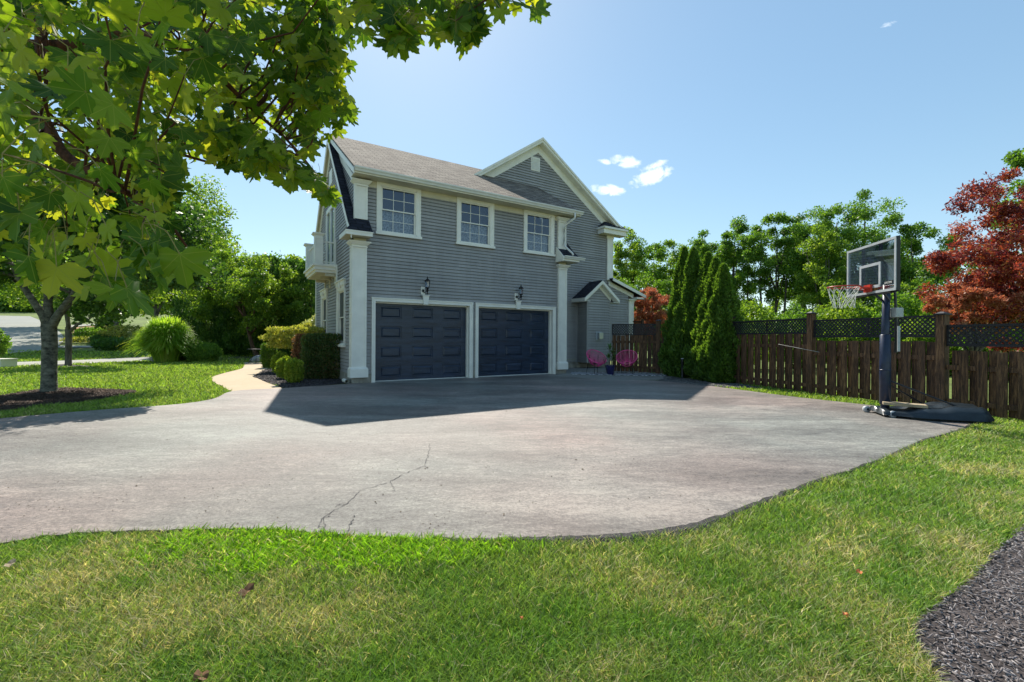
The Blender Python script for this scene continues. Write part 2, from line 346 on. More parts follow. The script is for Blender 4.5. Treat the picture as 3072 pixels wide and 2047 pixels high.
M['conc'] = groundmat('pale_concrete', [(.3, (.27, .27, .24)), (.7, (.42, .41, .36))], 8, .2)
M['patio'] = groundmat('patio_concrete', [(.3, (.17, .17, .155)), (.7, (.30, .29, .26))], 10, .3)
M['road'] = groundmat('road_asphalt', [(.3, (.24, .25, .22)), (.7, (.34, .34, .30))], 3, .2)
M['dry'] = groundmat('dry_lawn', [(.35, (.28, .16, .07)), (.65, (.40, .25, .12))], 6, .4)
def drivemat():
    m, nt = newmat('worn_asphalt'); n = N(nt); tc = n('ShaderNodeTexCoord'); ob = tc.outputs['Object']
    mpp = n('ShaderNodeMapping', {'Vector': ob, 'Scale': (.35, 1.1, 1), 'Rotation': (0, 0, R(-18))})
    big = n('ShaderNodeTexNoise', {'Vector': mpp, 'Scale': .9, 'Detail': 6, 'Roughness': .62, 'Distortion': .7})
    mid = n('ShaderNodeTexNoise', {'Vector': mpp, 'Scale': 5, 'Detail': 8, 'Roughness': .7, 'Distortion': 1.0})
    fine = n('ShaderNodeTexNoise', {'Vector': ob, 'Scale': 42, 'Detail': 6, 'Roughness': .8})
    hue = n('ShaderNodeTexNoise', {'Vector': ob, 'Scale': .25, 'Detail': 3}); 
    def mr(v, a_, b_, lo, hi): return n('ShaderNodeMapRange', {'Value': v, 'From Min': a_, 'From Max': b_, 'To Min': lo, 'To Max': hi})
    mpf = n('ShaderNodeMapping', {'Vector': ob, 'Scale': (.55, 1.2, 1), 'Rotation': (0, 0, R(-14))})
    pat = n('ShaderNodeTexNoise', {'Vector': mpf, 'Scale': 14, 'Detail': 7, 'Roughness': .72, 'Distortion': .6})
    s1 = n('ShaderNodeMath', {0: big.outputs['Fac'], 1: .36}, operation='MULTIPLY'); s2 = n('ShaderNodeMath', {0: mid.outputs['Fac'], 1: .30, 2: s1}, operation='MULTIPLY_ADD')
    s25 = n('ShaderNodeMath', {0: pat.outputs['Fac'], 1: .24, 2: s2}, operation='MULTIPLY_ADD'); s3 = n('ShaderNodeMath', {0: fine.outputs['Fac'], 1: .46, 2: s25}, operation='MULTIPLY_ADD')
    cr = ramp(n, s3, [(.55, (.045, .041, .039)), (.62, (.115, .108, .100)), (.69, (.175, .168, .155)), (.78, (.31, .30, .27))])
    lz = n('ShaderNodeTexNoise', {'Vector': ob, 'Scale': .55, 'Detail': 3, 'Roughness': .6}); lf = n('ShaderNodeTexNoise', {'Vector': mpf, 'Scale': 30, 'Detail': 7, 'Roughness': .8, 'Distortion': .4})
    lm = n('ShaderNodeMath', {0: mr(lz.outputs['Fac'], .50, .66, 0, 1), 1: mr(lf.outputs['Fac'], .50, .60, 0, .75)}, operation='MULTIPLY')
    cr = n('ShaderNodeMix', {0: lm, 6: cr, 7: (.045, .042, .043, 1)}, data_type='RGBA').outputs[2]
    hr = ramp(n, hue.outputs['Fac'], [(.38, (.96, 1.02, .99)), (.50, (1.05, .99, .955)), (.62, (1.20, .98, .94))])
    mx = n('ShaderNodeMix', {0: 1.0, 6: cr, 7: hr}, data_type='RGBA', blend_type='MULTIPLY')
    st = n('ShaderNodeTexVoronoi', {'Vector': ob, 'Scale': 16}, feature='F1'); vr = n('ShaderNodeMapRange', {'Value': st.outputs['Distance'], 'From Min': .05, 'From Max': .10, 'To Min': .0, 'To Max': 1})
    spk = n('ShaderNodeTexNoise', {'Vector': ob, 'Scale': 2.2, 'Detail': 2}); sg = n('ShaderNodeMath', {0: spk.outputs['Fac'], 1: .55}, operation='LESS_THAN'); vm = n('ShaderNodeMath', {0: vr, 1: sg}, operation='MAXIMUM')
    mm = n('ShaderNodeMix', {0: vm, 6: (.05, .045, .04, 1), 7: mx.outputs[2]}, data_type='RGBA')
    bp = n('ShaderNodeBump', {'Height': fine.outputs['Fac'], 'Strength': .8, 'Distance': .012})
    ro = n('ShaderNodeMapRange', {'Value': mid.outputs['Fac'], 'From Min': .3, 'From Max': .7, 'To Min': .48, 'To Max': .72})
    b = n('ShaderNodeBsdfPrincipled', {'Base Color': mm.outputs[2], 'Roughness': ro, 'Normal': bp.outputs[0], 'Specular IOR Level': .45})
    n('ShaderNodeOutputMaterial', {'Surface': b}); return m
M['drive'] = drivemat(); M['asph_edge'] = groundmat('crumbled_asphalt', [(.35, (.012, .011, .012)), (.5, (.04, .038, .038)), (.66, (.15, .14, .13))], 55, 1, bs=70)
# ground sheet (grid, follows the terrain)
gxs = np.concatenate([np.linspace(-260, -60, 11)[:-1], np.linspace(-60, 60, 61), np.linspace(60, 260, 11)[1:]]); gys = np.concatenate([np.linspace(-40, 80, 61), np.linspace(80, 300, 12)[1:]])
GX, GY = np.meshgrid(gxs, gys); V = np.c_[GX.ravel(), GY.ravel(), ter(GX.ravel(), GY.ravel())]; nx = len(gxs); ny = len(gys)
ii = (np.arange(ny-1)[:, None]*nx+np.arange(nx-1)[None]).ravel(); o = npmesh('ground', V, np.c_[ii, ii+1, ii+1+nx, ii+nx], M['soil']); o['kind'] = 'structure'
near = [(0, 1642), (163, 1618), (392, 1606), (587, 1601), (783, 1599), (979, 1613), (1175, 1625), (1400, 1633), (1634, 1634), (1797, 1630), (1941, 1620), (2078, 1597), (2208, 1550), (2352, 1492), (2515, 1433), (2646, 1387), (2776, 1328), (2874, 1299), (2935, 1273)]
farb = [(2968, 1262), (2620, 1221), (2385, 1195), (2287, 1182), (2137, 1162), (2097, 1159), (2034, 1151), (1965, 1145), (1874, 1143), (1782, 1141), (1664, 1126)]
leftb = [(1043, 1155), (858, 1168), (846, 1168.5), (700, 1177), (643, 1200), (536, 1217), (312, 1234), (178, 1245), (0, 1261)]
nearW = [Vector((-14, 1.9)), Vector((-8, 2.4)), Vector((-5, 2.56)), Vector((-3.7, 2.68))]+pg(near)
nearW = jitter(smoothpoly(nearW, 9), .008)
DR = nearW+pg(farb)+[Vector((1.4, 16.6)), Vector((-4.4, 13.0))]+jitter(smoothpoly(pg(leftb), 5), .004)+[Vector((-14, 7.7))]
sheet('driveway', DR, .03, M['drive'], .04)
bedL = pg([(1052, 1150), (858, 1168), (800, 1150), (757, 1132), (789, 1113), (822, 1104), (835, 1090), (860, 1075)])+[Vector((-7.9, 19.5)), Vector((-6, 19.5)), Vector((-4.2, 12.9))]
sheet('mulch_bed', bedL, .016, M['mulch'])
PATH = smoothpoly(pg([(696, 1178), (661, 1160), (637, 1145), (636, 1134), (670, 1122), (724, 1108), (731, 1100)]), 5)+pg([(731, 1089), (800, 1089)])+pg([(830, 1098), (797, 1110), (759, 1131), (800, 1150), (850, 1168.5)])
sheet('garden_path', PATH, .022, M['path'], .03)
bed2 = pg([(-60, 1245), (0, 1240), (110, 1225), (215, 1215), (290, 1205), (408, 1182), (405, 1175), (330, 1170), (200, 1166), (110, 1172), (0, 1190), (-80, 1200)])
sheet('tree_mulch_bed', smoothpoly(bed2+[bed2[0]], 4)[:-1], .012, M['mulch'])
bed3 = pg([(165, 1101), (280, 1103), (285, 1100), (200, 1094), (165, 1095)]); sheet('far_mulch_bed', bed3, .010, M['mulch'])
bedF = smoothpoly(pg([(2809, 2047), (2776, 1981), (2737, 1916), (2752, 1864), (2830, 1806), (2907, 1746), (2979, 1668), (3072, 1583)]), 4)+[Vector((5.5, 3.6)), Vector((5.5, -1)), Vector((1.2, -1)), Vector((1.3, 1.2))]
sheet('front_mulch_bed', bedF, .012, M['mulch'])
bedG = pg([(2040, 1152), (2100, 1160), (2145, 1163), (2180, 1165), (2290, 1168)])+[Vector((6.55, 12.9)), Vector((5.6, 16.2)), Vector((5.2, 15.2))]+pg([(1990, 1139), (1975, 1145)])
sheet('gravel_bed', bedG, .014, M['stone'])
sheet('shrub_bed', [Vector((-17.5, 22)), Vector((-11, 22.3)), Vector((-6.3, 22)), Vector((-4, 26)), Vector((-17, 28))], .012, M['mulch'])
LAWN_EX = [DR, bedL, PATH, bed2, bed3, bedF, bedG, pg([(840, 1172), (1070, 1172), (1070, 1120), (850, 1120)]), pg([(1660, 1165), (2060, 1165), (2060, 1118), (1660, 1110)])]
OU = Vector((-3.9897, 12.5841)); nn_ = math.hypot(2144, 1331.6); EU = Vector((2144/nn_, 1331.6/nn_)); EV = Vector((EU.y, -EU.x)); HA = math.atan2(EU.y, EU.x)
def hw(U, V, z=0): p = OU+EU*U+EV*V; return Vector((p.x, p.y, z))
PAT = [hw(6.55, -.05).xy]+pg([(1690, 1130), (1782, 1141.5), (1874, 1144), (1972, 1142), (2040, 1133)])+[Vector((5.35, 16.35)), hw(11.3, -2.3).xy, hw(7.1, -2.3).xy, hw(7.05, -.05).xy]
sheet('patio', PAT, .034, M['patio'], .03)
strip = pg([(-200, 1096), (0, 1089), (200, 1083), (446, 1073), (462, 1083), (300, 1090), (0, 1102), (-200, 1112)]); sheet('neighbour_driveway', strip, .02, M['conc'])
roadp = pg([(-500, 1105), (0, 1069), (122, 1054), (166, 1045), (188, 1030), (193, 1018), (185, 1003), (168, 988), (130, 966), (90, 950), (-400, 940)]); sheet('road', roadp, .05, M['road'])
s2 = pg([(166, 1046), (311, 1045), (318, 1040), (172, 1040)]); sheet('far_driveway', s2, .06, M['conc'])
sheet('far_path', pg([(205, 1026), (300, 1026), (300, 1021), (205, 1021)]), .06, M['conc'])
sheet('dry_lawn', pg([(212, 1004), (352, 1003), (352, 975), (230, 984)]), .07, M['dry'])
sheet('far_pavement', pg([(200, 986), (232, 983), (345, 974), (345, 969), (228, 978), (196, 982)]), .12, M['conc'])
# broken dark edge of the asphalt
er = np.random.default_rng(12); ed = [p for p in nearW if -.5 < p.x < 7.6]; eb = MB(); prev = None
for i in range(len(ed)-1):
    a, b = ed[i], ed[i+1]; d = (b-a); d = d.normalized() if d.length else Vector((1, 0)); nn2 = Vector((-d.y, d.x)); w0 = .010+.022*(1+math.sin(a.x*5.1)*math.sin(a.x*2.3+1))*.5+.035*math.exp(-((a.x-1.1)/.7)**2)+random.uniform(-.003, .003)
    q = [(*(a-nn2*(.03+w0*.7)), .0), (*(a-nn2*.004), .0335), (*(a+nn2*w0), .0345)]
    if prev: eb.add(prev+q, [(0, 3, 4, 1), (1, 4, 5, 2)])
    prev = q
o = eb.build('driveway_edge', M['asph_edge']); o['kind'] = 'structure'
# driveway cracks
crack = MB()
for P, wd in (([(1284, 1363), (1274, 1397), (1214, 1420), (1170, 1446), (1084, 1469), (1040, 1511), (966, 1554), (953, 1583)], .007), ([(1064, 1544), (1050, 1570), (1044, 1602)], .008), ([(966, 1554), (990, 1549), (1040, 1552)], .004), ([(1274, 1397), (1284, 1405)], .006), ([(1170, 1446), (1182, 1462), (1180, 1474)], .004), ([(1040, 1511), (1018, 1513), (1004, 1520)], .004), ([(966, 1554), (975, 1578), (969, 1600)], .004), ([(1214, 1420), (1196, 1416), (1180, 1424)], .003), ([(1284, 1363), (1290, 1345), (1286, 1330)], .004)):
    Q = [g(x, y, .034).xy for x, y in P]; Z = []
    for i in range(len(Q)-1):
        for j in range(9):
            p = Q[i].lerp(Q[i+1], j/9); Z.append(p+Vector((random.gauss(0, .006), random.gauss(0, .006))))
    Z.append(Q[-1])
    for a, b in zip(Z[:-1], Z[1:]):
        d = (b-a); d = d.normalized() if d.length else Vector((1, 0)); s_ = Vector((-d.y, d.x))*wd*random.uniform(.12, .62)
        crack.add([(*(a-s_), .034), (*(b-s_), .034), (*(b+s_), .034), (*(a+s_), .034)], [(0, 1, 2, 3)])
o = crack.build('driveway_crack', M['dark']); o['kind'] = 'structure'
# ---------------------------------------------------------------- grass
def grassmat():
    m, nt = newmat('grass_blades'); n = N(nt); at_ = n('ShaderNodeAttribute', attribute_name='tone')
    d = n('ShaderNodeBsdfPrincipled', {'Base Color': at_.outputs['Color'], 'Roughness': .55, 'Specular IOR Level': .3})
    tm = n('ShaderNodeMix', {0: 1.0, 6: at_.outputs['Color'], 7: (1.3, 1.3, .6, 1)}, data_type='RGBA', blend_type='MULTIPLY')
    t = n('ShaderNodeBsdfTranslucent', {'Color': tm.outputs[2]}); mx = n('ShaderNodeMixShader', {0: .42, 1: d.outputs[0], 2: t.outputs[0]})
    n('ShaderNodeOutputMaterial', {'Surface': mx}); return m
M['grass'] = grassmat()
def vnoise(X, Y, s, seed):
    r = np.random.default_rng(seed); G = r.uniform(0, 1, (64, 64)); x = X/s+1000; y = Y/s+1000
    i = np.floor(x).astype(int); j = np.floor(y).astype(int); fx = x-i; fy = y-j; fx = fx*fx*(3-2*fx); fy = fy*fy*(3-2*fy)
    a = G[i % 64, j % 64]; b = G[(i+1) % 64, j % 64]; c = G[i % 64, (j+1) % 64]; d = G[(i+1) % 64, (j+1) % 64]
    return (a*(1-fx)+b*fx)*(1-fy)+(c*(1-fx)+d*fx)*fy
def fbm(X, Y, s, seed): return (vnoise(X, Y, s, seed)*.5+vnoise(X, Y, s*.45, seed+1)*.3+vnoise(X, Y, s*.18, seed+2)*.2)
def grass():
    NN = 1050000; r = np.random.default_rng(3)
    Y = np.exp(r.uniform(math.log(1.25), math.log(30), NN)); X = r.uniform(-1.25, 1.6, NN)*Y
    keep = np.ones(NN, bool)
    for P in LAWN_EX: keep &= ~inpoly(X, Y, P)
    U = (X-OU.x)*EU.x+(Y-OU.y)*EU.y; Vv = (X-OU.x)*EV.x+(Y-OU.y)*EV.y
    keep &= ~((U > -.7) & (U < 13) & (Vv < .1) & (Vv > -12)) & ~inpoly(X, Y, PAT) & ~inpoly(X, Y, strip)
    keep &= (X < 8.6-(Y-7)*.27+.5) & (Y < 30); keep &= r.uniform(0, 1, NN) < np.where(Y > 9, .55, 1)
    X = X[keep]; Y = Y[keep]; m = len(X); D = np.maximum(Y, 1.4)
    hh = r.uniform(.016, .054, m)*(1+.05*D); wd = .0022*np.maximum(1, D/2.2)*r.uniform(.7, 1.3, m)
    edge = fbm(X, Y, .5, 50); hh *= .7+.7*edge
    # coarse bright crabgrass patch left of centre
    cp = np.exp(-(((X+1.1)/1.25)**2+((Y-2.75)/.42)**2)); cg = (cp*(.35+.9*fbm(X, Y, .3, 12)+r.uniform(-.25, .25, m)) > .40)
    wd = np.where(cg, wd*1.9, wd); hh = np.where(cg, hh*1.05, hh)
    a = r.uniform(0, 6.283, m); ln = r.uniform(.25, 1.0, m)*hh*1.2
    dx, dy = np.cos(a)*ln, np.sin(a)*ln; b = r.uniform(0, 6.283, m); sx, sy = np.cos(b)*wd, np.sin(b)*wd
    z = ter(X, Y); B = np.c_[X, Y, z]; S = np.c_[sx, sy, sx*0]
    Mid = B+np.c_[dx*.35, dy*.35, hh*.6]; Tip = B+np.c_[dx, dy, hh]
    V = np.stack([B-S, B+S, Mid+S*.8, Mid-S*.8, Tip+S*.15, Tip-S*.15], 1).reshape(-1, 3)
    i6 = np.arange(m)[:, None]*6; F = np.concatenate([i6+[0, 1, 2, 3], i6+[3, 2, 4, 5]])
    # colour: lush / mid / straw
    n1 = fbm(X, Y, 1.6, 20); n2 = fbm(X, Y, .4, 30); n3 = r.uniform(0, 1, m)
    lush = np.array([.115, .235, .034]); mid = np.array([.225, .300, .080]); straw = np.array([.50, .44, .27]); br = np.array([.23, .40, .028])
    side = np.clip((X+1.0)/4, 0, 1)*np.exp(-((Y-2.6)/1.5)**2)      # drier to the right and in front
    dry = np.clip((n1-.46)*2.0+(n2-.45)*1.8+side*.62-.18, 0, 1)*np.clip(1.6-Y/6, .08, 1)
    arc = np.exp(-((Y-(2.42+.42*(X+2.1)))/.16)**2)*np.exp(-((X+1.95)/.6)**4); dry = np.clip(dry+arc*.9*(.4+fbm(X, Y, .3, 77)), 0, 1)
    t = np.clip(n2*1.5-.2, 0, 1)[:, None]; c = lush*(1-t)+mid*t
    c = np.where((n3 < .07+dry*.55)[:, None], straw*r.uniform(.65, 1.15, (m, 1)), c)
    c = np.where(cg[:, None] & (n3 > .12)[:, None], br*r.uniform(.8, 1.15, (m, 1)), c)
    far = np.clip((Y-4)/6, 0, 1)[:, None]; c = c*(1-far*.6)+np.array([.22, .33, .045])*far*.6
    c *= r.uniform(.5, 1.85, (m, 1))
    o = npmesh('grass', V, F, M['grass'], col=np.repeat(c, 6, 0)); tag(o, 'short green and straw coloured lawn grass', 'grass', kind='stuff')
grass()
def chips(name, P, n, z, L, W, cols, label, cat, seed):
    r = np.random.default_rng(seed); xs = [p[0] for p in P]; ys = [p[1] for p in P]
    X = r.uniform(min(xs), max(xs), n*3); Y = r.uniform(min(ys), max(ys), n*3); k = inpoly(X, Y, P); X = X[k][:n]; Y = Y[k][:n]; m = len(X)
    a = r.uniform(0, 6.283, m); l = r.uniform(.4, 1.3, m)*L; w_ = r.uniform(.5, 1.3, m)*W; ti = r.normal(0, .35, m); ro = r.normal(0, .5, m)
    D = np.c_[np.cos(a)*np.cos(ti), np.sin(a)*np.cos(ti), np.sin(ti)]*l[:, None]; S = np.c_[-np.sin(a)*np.cos(ro), np.cos(a)*np.cos(ro), np.sin(ro)]*w_[:, None]
    B = np.c_[X, Y, z+r.uniform(0, .018, m)]; Nn = np.cross(D, S); Nn /= np.linalg.norm(Nn, axis=1)[:, None]; Nn *= (w_*.5)[:, None]
    V = np.stack([B-D-S*.6, B+D*.9-S, B+D+S*.5, B-D*.8+S, B-D-S*.6-Nn, B+D*.9-S-Nn, B+D+S*.5-Nn, B-D*.8+S-Nn], 1).reshape(-1, 3)
    i = np.arange(m)[:, None]*8; F = np.concatenate([i+[0, 1, 2, 3], i+[0, 4, 5, 1], i+[1, 5, 6, 2], i+[2, 6, 7, 3], i+[3, 7, 4, 0]])
    o = npmesh(name, V, F, leafmat(name+'_tone', cols, .0, .8)); tag(o, label, cat, kind='stuff')
MC = [(.04, .034, .034), (.12, .105, .105), (.24, .22, .22), (.42, .39, .38)]
chips('wood_mulch', bedF, 60000, .016, .013, .0035, MC, 'grey weathered bark mulch in the front corner bed', 'mulch', 1)
chips('bark_mulch', [Vector(p) for p in bed2], 16000, .016, .028, .007, [(.02, .012, .008), (.06, .035, .022), (.16, .10, .065)], 'brown bark mulch under the lawn tree', 'mulch', 2)
chips('stone_mulch', bedL, 14000, .02, .026, .014, [(.012, .011, .012), (.04, .037, .04), (.12, .11, .115)], 'dark chipped stone in the bed beside the garage', 'mulch', 3)
chips('gravel', bedG, 9000, .018, .022, .014, [(.03, .03, .03), (.10, .10, .095), (.28, .27, .25)], 'grey gravel around the clipped conifers', 'gravel', 4)
def debris():
    r = np.random.default_rng(31); n_ = 5200; Y = np.exp(r.uniform(math.log(2.6), math.log(13), n_)); X = r.uniform(-1.2, 1.1, n_)*Y; k = inpoly(X, Y, DR); cl = fbm(X, Y, .7, 91); k &= r.uniform(0, 1, n_) < np.clip((cl-.3)*2.2, .12, 1)
    X, Y = X[k], Y[k]; m = len(X); a = r.uniform(0, 6.28, m); l = r.uniform(.003, .009, m)*np.where(r.uniform(0, 1, m) < .02, 2.0, 1); w_ = l*r.uniform(.25, .8, m); B = np.c_[X, Y, np.full(m, .034)]
    D = np.c_[np.cos(a), np.sin(a), 0*a]*l[:, None]; S = np.c_[-np.sin(a), np.cos(a), 0*a]*w_[:, None]; T = np.c_[0*a, 0*a, w_*.9]
    V = np.stack([B-D, B+S, B+D, B-S, B+T], 1).reshape(-1, 3); i = np.arange(m)[:, None]*5; F = np.concatenate([i+[0, 3, 4], i+[3, 2, 4], i+[2, 1, 4], i+[1, 0, 4]])
    o = npmesh('grit', V, F, leafmat('grit_tone', [(.02, .016, .012), (.06, .045, .03), (.10, .07, .04), (.16, .14, .12)], 0, .9)); tag(o, 'dark grit and leaf crumbs scattered over the driveway', 'grit', kind='stuff')
debris()
# ---------------------------------------------------------------- house (local axes: x = along the garage front, y = back, z = up)
def clip(P, ax, v, keep):
    out = []; m = len(P)
    for i in range(m):
        a, b = P[i], P[(i+1) % m]; ia = (a[ax]-v)*keep >= -1e-9; ib = (b[ax]-v)*keep >= -1e-9
        if ia: out.append(a)
        if ia != ib:
            t = (v-a[ax])/(b[ax]-a[ax]); out.append((a[0]+(b[0]-a[0])*t, a[1]+(b[1]-a[1])*t))
    return out
def sep(name, mat, parent, *bx):
    for b in bx: MB().box(*b).build(name, mat, parent)
def siding(name, poly, holes, mp, parent, e=.099, lip=.019, mat=None):
    mb = MB(); z0 = min(p[1] for p in poly); z1 = max(p[1] for p in poly); x0 = min(p[0] for p in poly); x1 = max(p[0] for p in poly)
    xs = sorted({x0, x1, *[h[0] for h in holes], *[h[1] for h in holes]}); xs = [x for x in xs if x0 <= x <= x1]
    k = 0; z = z0
    while z < z1-1e-6:
        zt = min(z+e, z1); zs = sorted({z, zt, *[h[2] for h in holes if z < h[2] < zt], *[h[3] for h in holes if z < h[3] < zt]})
        band = clip(clip(poly, 1, z, 1), 1, zt, -1)
        if len(band) > 2:
            for a, b in zip(xs[:-1], xs[1:]):
                sl = clip(clip(band, 0, a, 1), 0, b, -1)
                if len(sl) < 3: continue
                for c, d in zip(zs[:-1], zs[1:]):
                    cx, cz = (a+b)/2, (c+d)/2
                    if any(h[0] < cx < h[1] and h[2] < cz < h[3] for h in holes): continue
                    q = clip(clip(sl, 1, c, 1), 1, min(d, zt-.013), -1)
                    if len(q) < 3: continue
                    off = lambda zz: lip*(1-(zz-z)/e)
                    mb.add([mp(p[0], off(p[1]), p[1]) for p in q], [tuple(range(len(q)))])
                    if d > zt-1e-6:
                        qq = clip(clip(sl, 1, zt-.013, 1), 1, zt, -1)
                        if len(qq) > 2: mb.add([mp(p[0], -.035, p[1]) for p in qq], [tuple(range(len(qq)))])
                    bt = [p for p in q if abs(p[1]-c) < 1e-6]
                    if len(bt) >= 2:
                        ba = min(p[0] for p in bt); bb = max(p[0] for p in bt); o_ = off(c)
                        mb.add([mp(ba, -.035, c), mp(bb, -.035, c), mp(bb, o_, c), mp(ba, o_, c)], [(0, 1, 2, 3)])
        z = zt
    return mb.build(name, mat or M['siding'], parent)
house = empty('house', (OU.x, OU.y, 0), HA, 'grey clapboard house with two navy garage doors and white trim', 'house')
Fm = lambda y0: (lambda a, o, z: (a, y0-o, z))
Lm = lambda x0: (lambda a, o, z: (x0-o, a, z))
XL = -.52; XR = 7.04; DB = 6.6
L0, L1 = .10, 3.08; R0, R1 = 3.39, 6.40; DT = 2.335
siding('wall', [(XL, .28), (XR, .28), (XR, 5.75), (XL+.10, 5.75), (XL+.10, 4.3), (XL, 4.3)] if False else [(XL, .28), (XR, .28), (XR, 5.75), (XL, 5.75)],
       [(L0-.04, L1+.04, 0, DT+.03), (R0-.04, R1+.04, 0, DT+.03), (.22, 1.33, 4.35, 5.7), (2.71, 3.85, 4.35, 5.7), (5.23, 6.33, 4.35, 5.7), (XL-1, XL+.12, 4.3, 9)], Fm(0), house)
# side wall with two windows, gable above
APW, APZ = 3.35, 8.06
siding('wall', [(0, .28), (DB, .28), (DB, 4.25), (APW, 8.0), (0, 4.25)], [(.95, 1.95, 1.2, 2.85), (3.75, 5.35, 1.2, 2.85) if False else (4.0, 5.0, 1.2, 2.85), (2.5, 4.1, 3.62, 5.75)], Lm(XL), house)
siding('wall', [(0.0, 4.55), (0.0, 5.75), (3.4, 7.9), (3.2, 8.0)], [], Lm(-.42), house)          # dormer cheek
mb = MB(); mb.prismx([(0, .28), (DB, .28), (DB, 4.25), (APW, 7.9), (0, 4.25)], XR-.02, XR); mb.box(XL, XR, DB-.02, DB, .28, 4.3); mb.build('wall', M['siding'], house)
sep('foundation', M['concrete'], house, (XL-.01, L0-.03, -.012, .2, -.05, .28), (L1+.03, R0-.03, -.012, .2, -.05, .28), (R1+.03, XR+.01, -.012, .2, -.05, .28),
    (XL-.012, XL+.2, .2, DB, -.05, .28), (XR, 11.5, 2.29, 2.5, -.05, .31))
# garage doors
def garage_door(x0, x1):
    y = .20; mb = MB(); hs = DT/4
    for s in range(4):
        z0 = s*hs+.03 if s == 0 else s*hs+.004; z1 = (s+1)*hs-.004
        wv = (x1-x0)/3
        pans = []
        for k in range(3):
            a = x0+k*wv; pans.append((a+.16 if k else a+.20, a+wv-.16 if k < 2 else a+wv-.20, z0+.115, z1-.105))
        xs = [x0]+[v for p in pans for v in p[:2]]+[x1]
        for i, (a, b) in enumerate(zip(xs[:-1], xs[1:])):
            if i % 2 == 0: mb.add([(a, y, z0), (b, y, z0), (b, y, z1), (a, y, z1)], [(0, 1, 2, 3)])
            else:
                p = pans[i//2]
                mb.add([(a, y, z0), (b, y, z0), (b, y, p[2]), (a, y, p[2])], [(0, 1, 2, 3)]); mb.add([(a, y, p[3]), (b, y, p[3]), (b, y, z1), (a, y, z1)], [(0, 1, 2, 3)])
                rings = [(0, 0), (.010, .022), (.036, .022), (.075, -.008)]; vs = []
                for d, q in rings: vs += [(p[0]+d, y+q, p[2]+d), (p[1]-d, y+q, p[2]+d), (p[1]-d, y+q, p[3]-d), (p[0]+d, y+q, p[3]-d)]
                fs = [(r_*4+j, r_*4+(j+1) % 4, (r_+1)*4+(j+1) % 4, (r_+1)*4+j) for r_ in range(3) for j in range(4)]+[(12, 13, 14, 15)]
                mb.add(vs, fs)
        mb.add([(x0, y, z0), (x1, y, z0), (x1, y+.05, z0), (x0, y+.05, z0)], [(0, 1, 2, 3)]); mb.add([(x0, y, z1), (x1, y, z1), (x1, y+.05, z1), (x0, y+.05, z1)], [(3, 2, 1, 0)])
    mb.box(x0, x1, y+.02, y+.05, .0, DT)
    d = mb.build('garage_door', M['navy'], house)
    t = MB(); t.box(x0, x1, y-.015, y+.02, .026, .05); t.build('bottom_seal', M['gmetal'], d)
    return d
def door_trim(x0, x1, zt, ox0, ox1):
    mb = MB()
    for a, b in ((ox0, x0+.005), (x1-.005, ox1)):
        mb.box(a, b, -.045, .0, 0, zt)
    mb.box(ox0, ox1, -.045, 0, zt+.0, zt+.105); mb.box(ox0-.012, ox1+.012, -.062, 0, zt+.085, zt+.115)
    mb.box(x0-.04, x0, 0, .25, 0, zt); mb.box(x1, x1+.04, 0, .25, 0, zt); mb.box(x0-.04, x1+.04, 0, .25, zt, zt+.04)
    for a in (x0, x1-.025): mb.box(a, a+.025, .10, .195, 0, zt)
    mb.box(x0, x1, .10, .195, zt-.04, zt)
    for a, b in ((ox0, ox0+.03), (ox1-.03, ox1)): mb.box(a, b, -.06, -.045, 0, zt+.085)
    c = (x0+x1)/2; mb.prism([(c-.065, zt-.03), (c+.065, zt-.03), (c+.10, zt+.24), (c-.10, zt+.24)], -.095, -.045); mb.prism([(c-.115, zt+.225), (c+.115, zt+.225), (c+.12, zt+.25), (c-.12, zt+.25)], -.11, -.045)
    return mb.build('door_trim', M['white'], house)
garage_door(L0, L1); door_trim(L0, L1, DT, 0, 3.19); garage_door(R0, R1); door_trim(R0, R1, DT, 3.285, 6.516)
sep('door_sill', M['conc'], house, (L0, L1, -.02, .3, -.03, .034), (R0, R1, -.02, .3, -.03, .034))
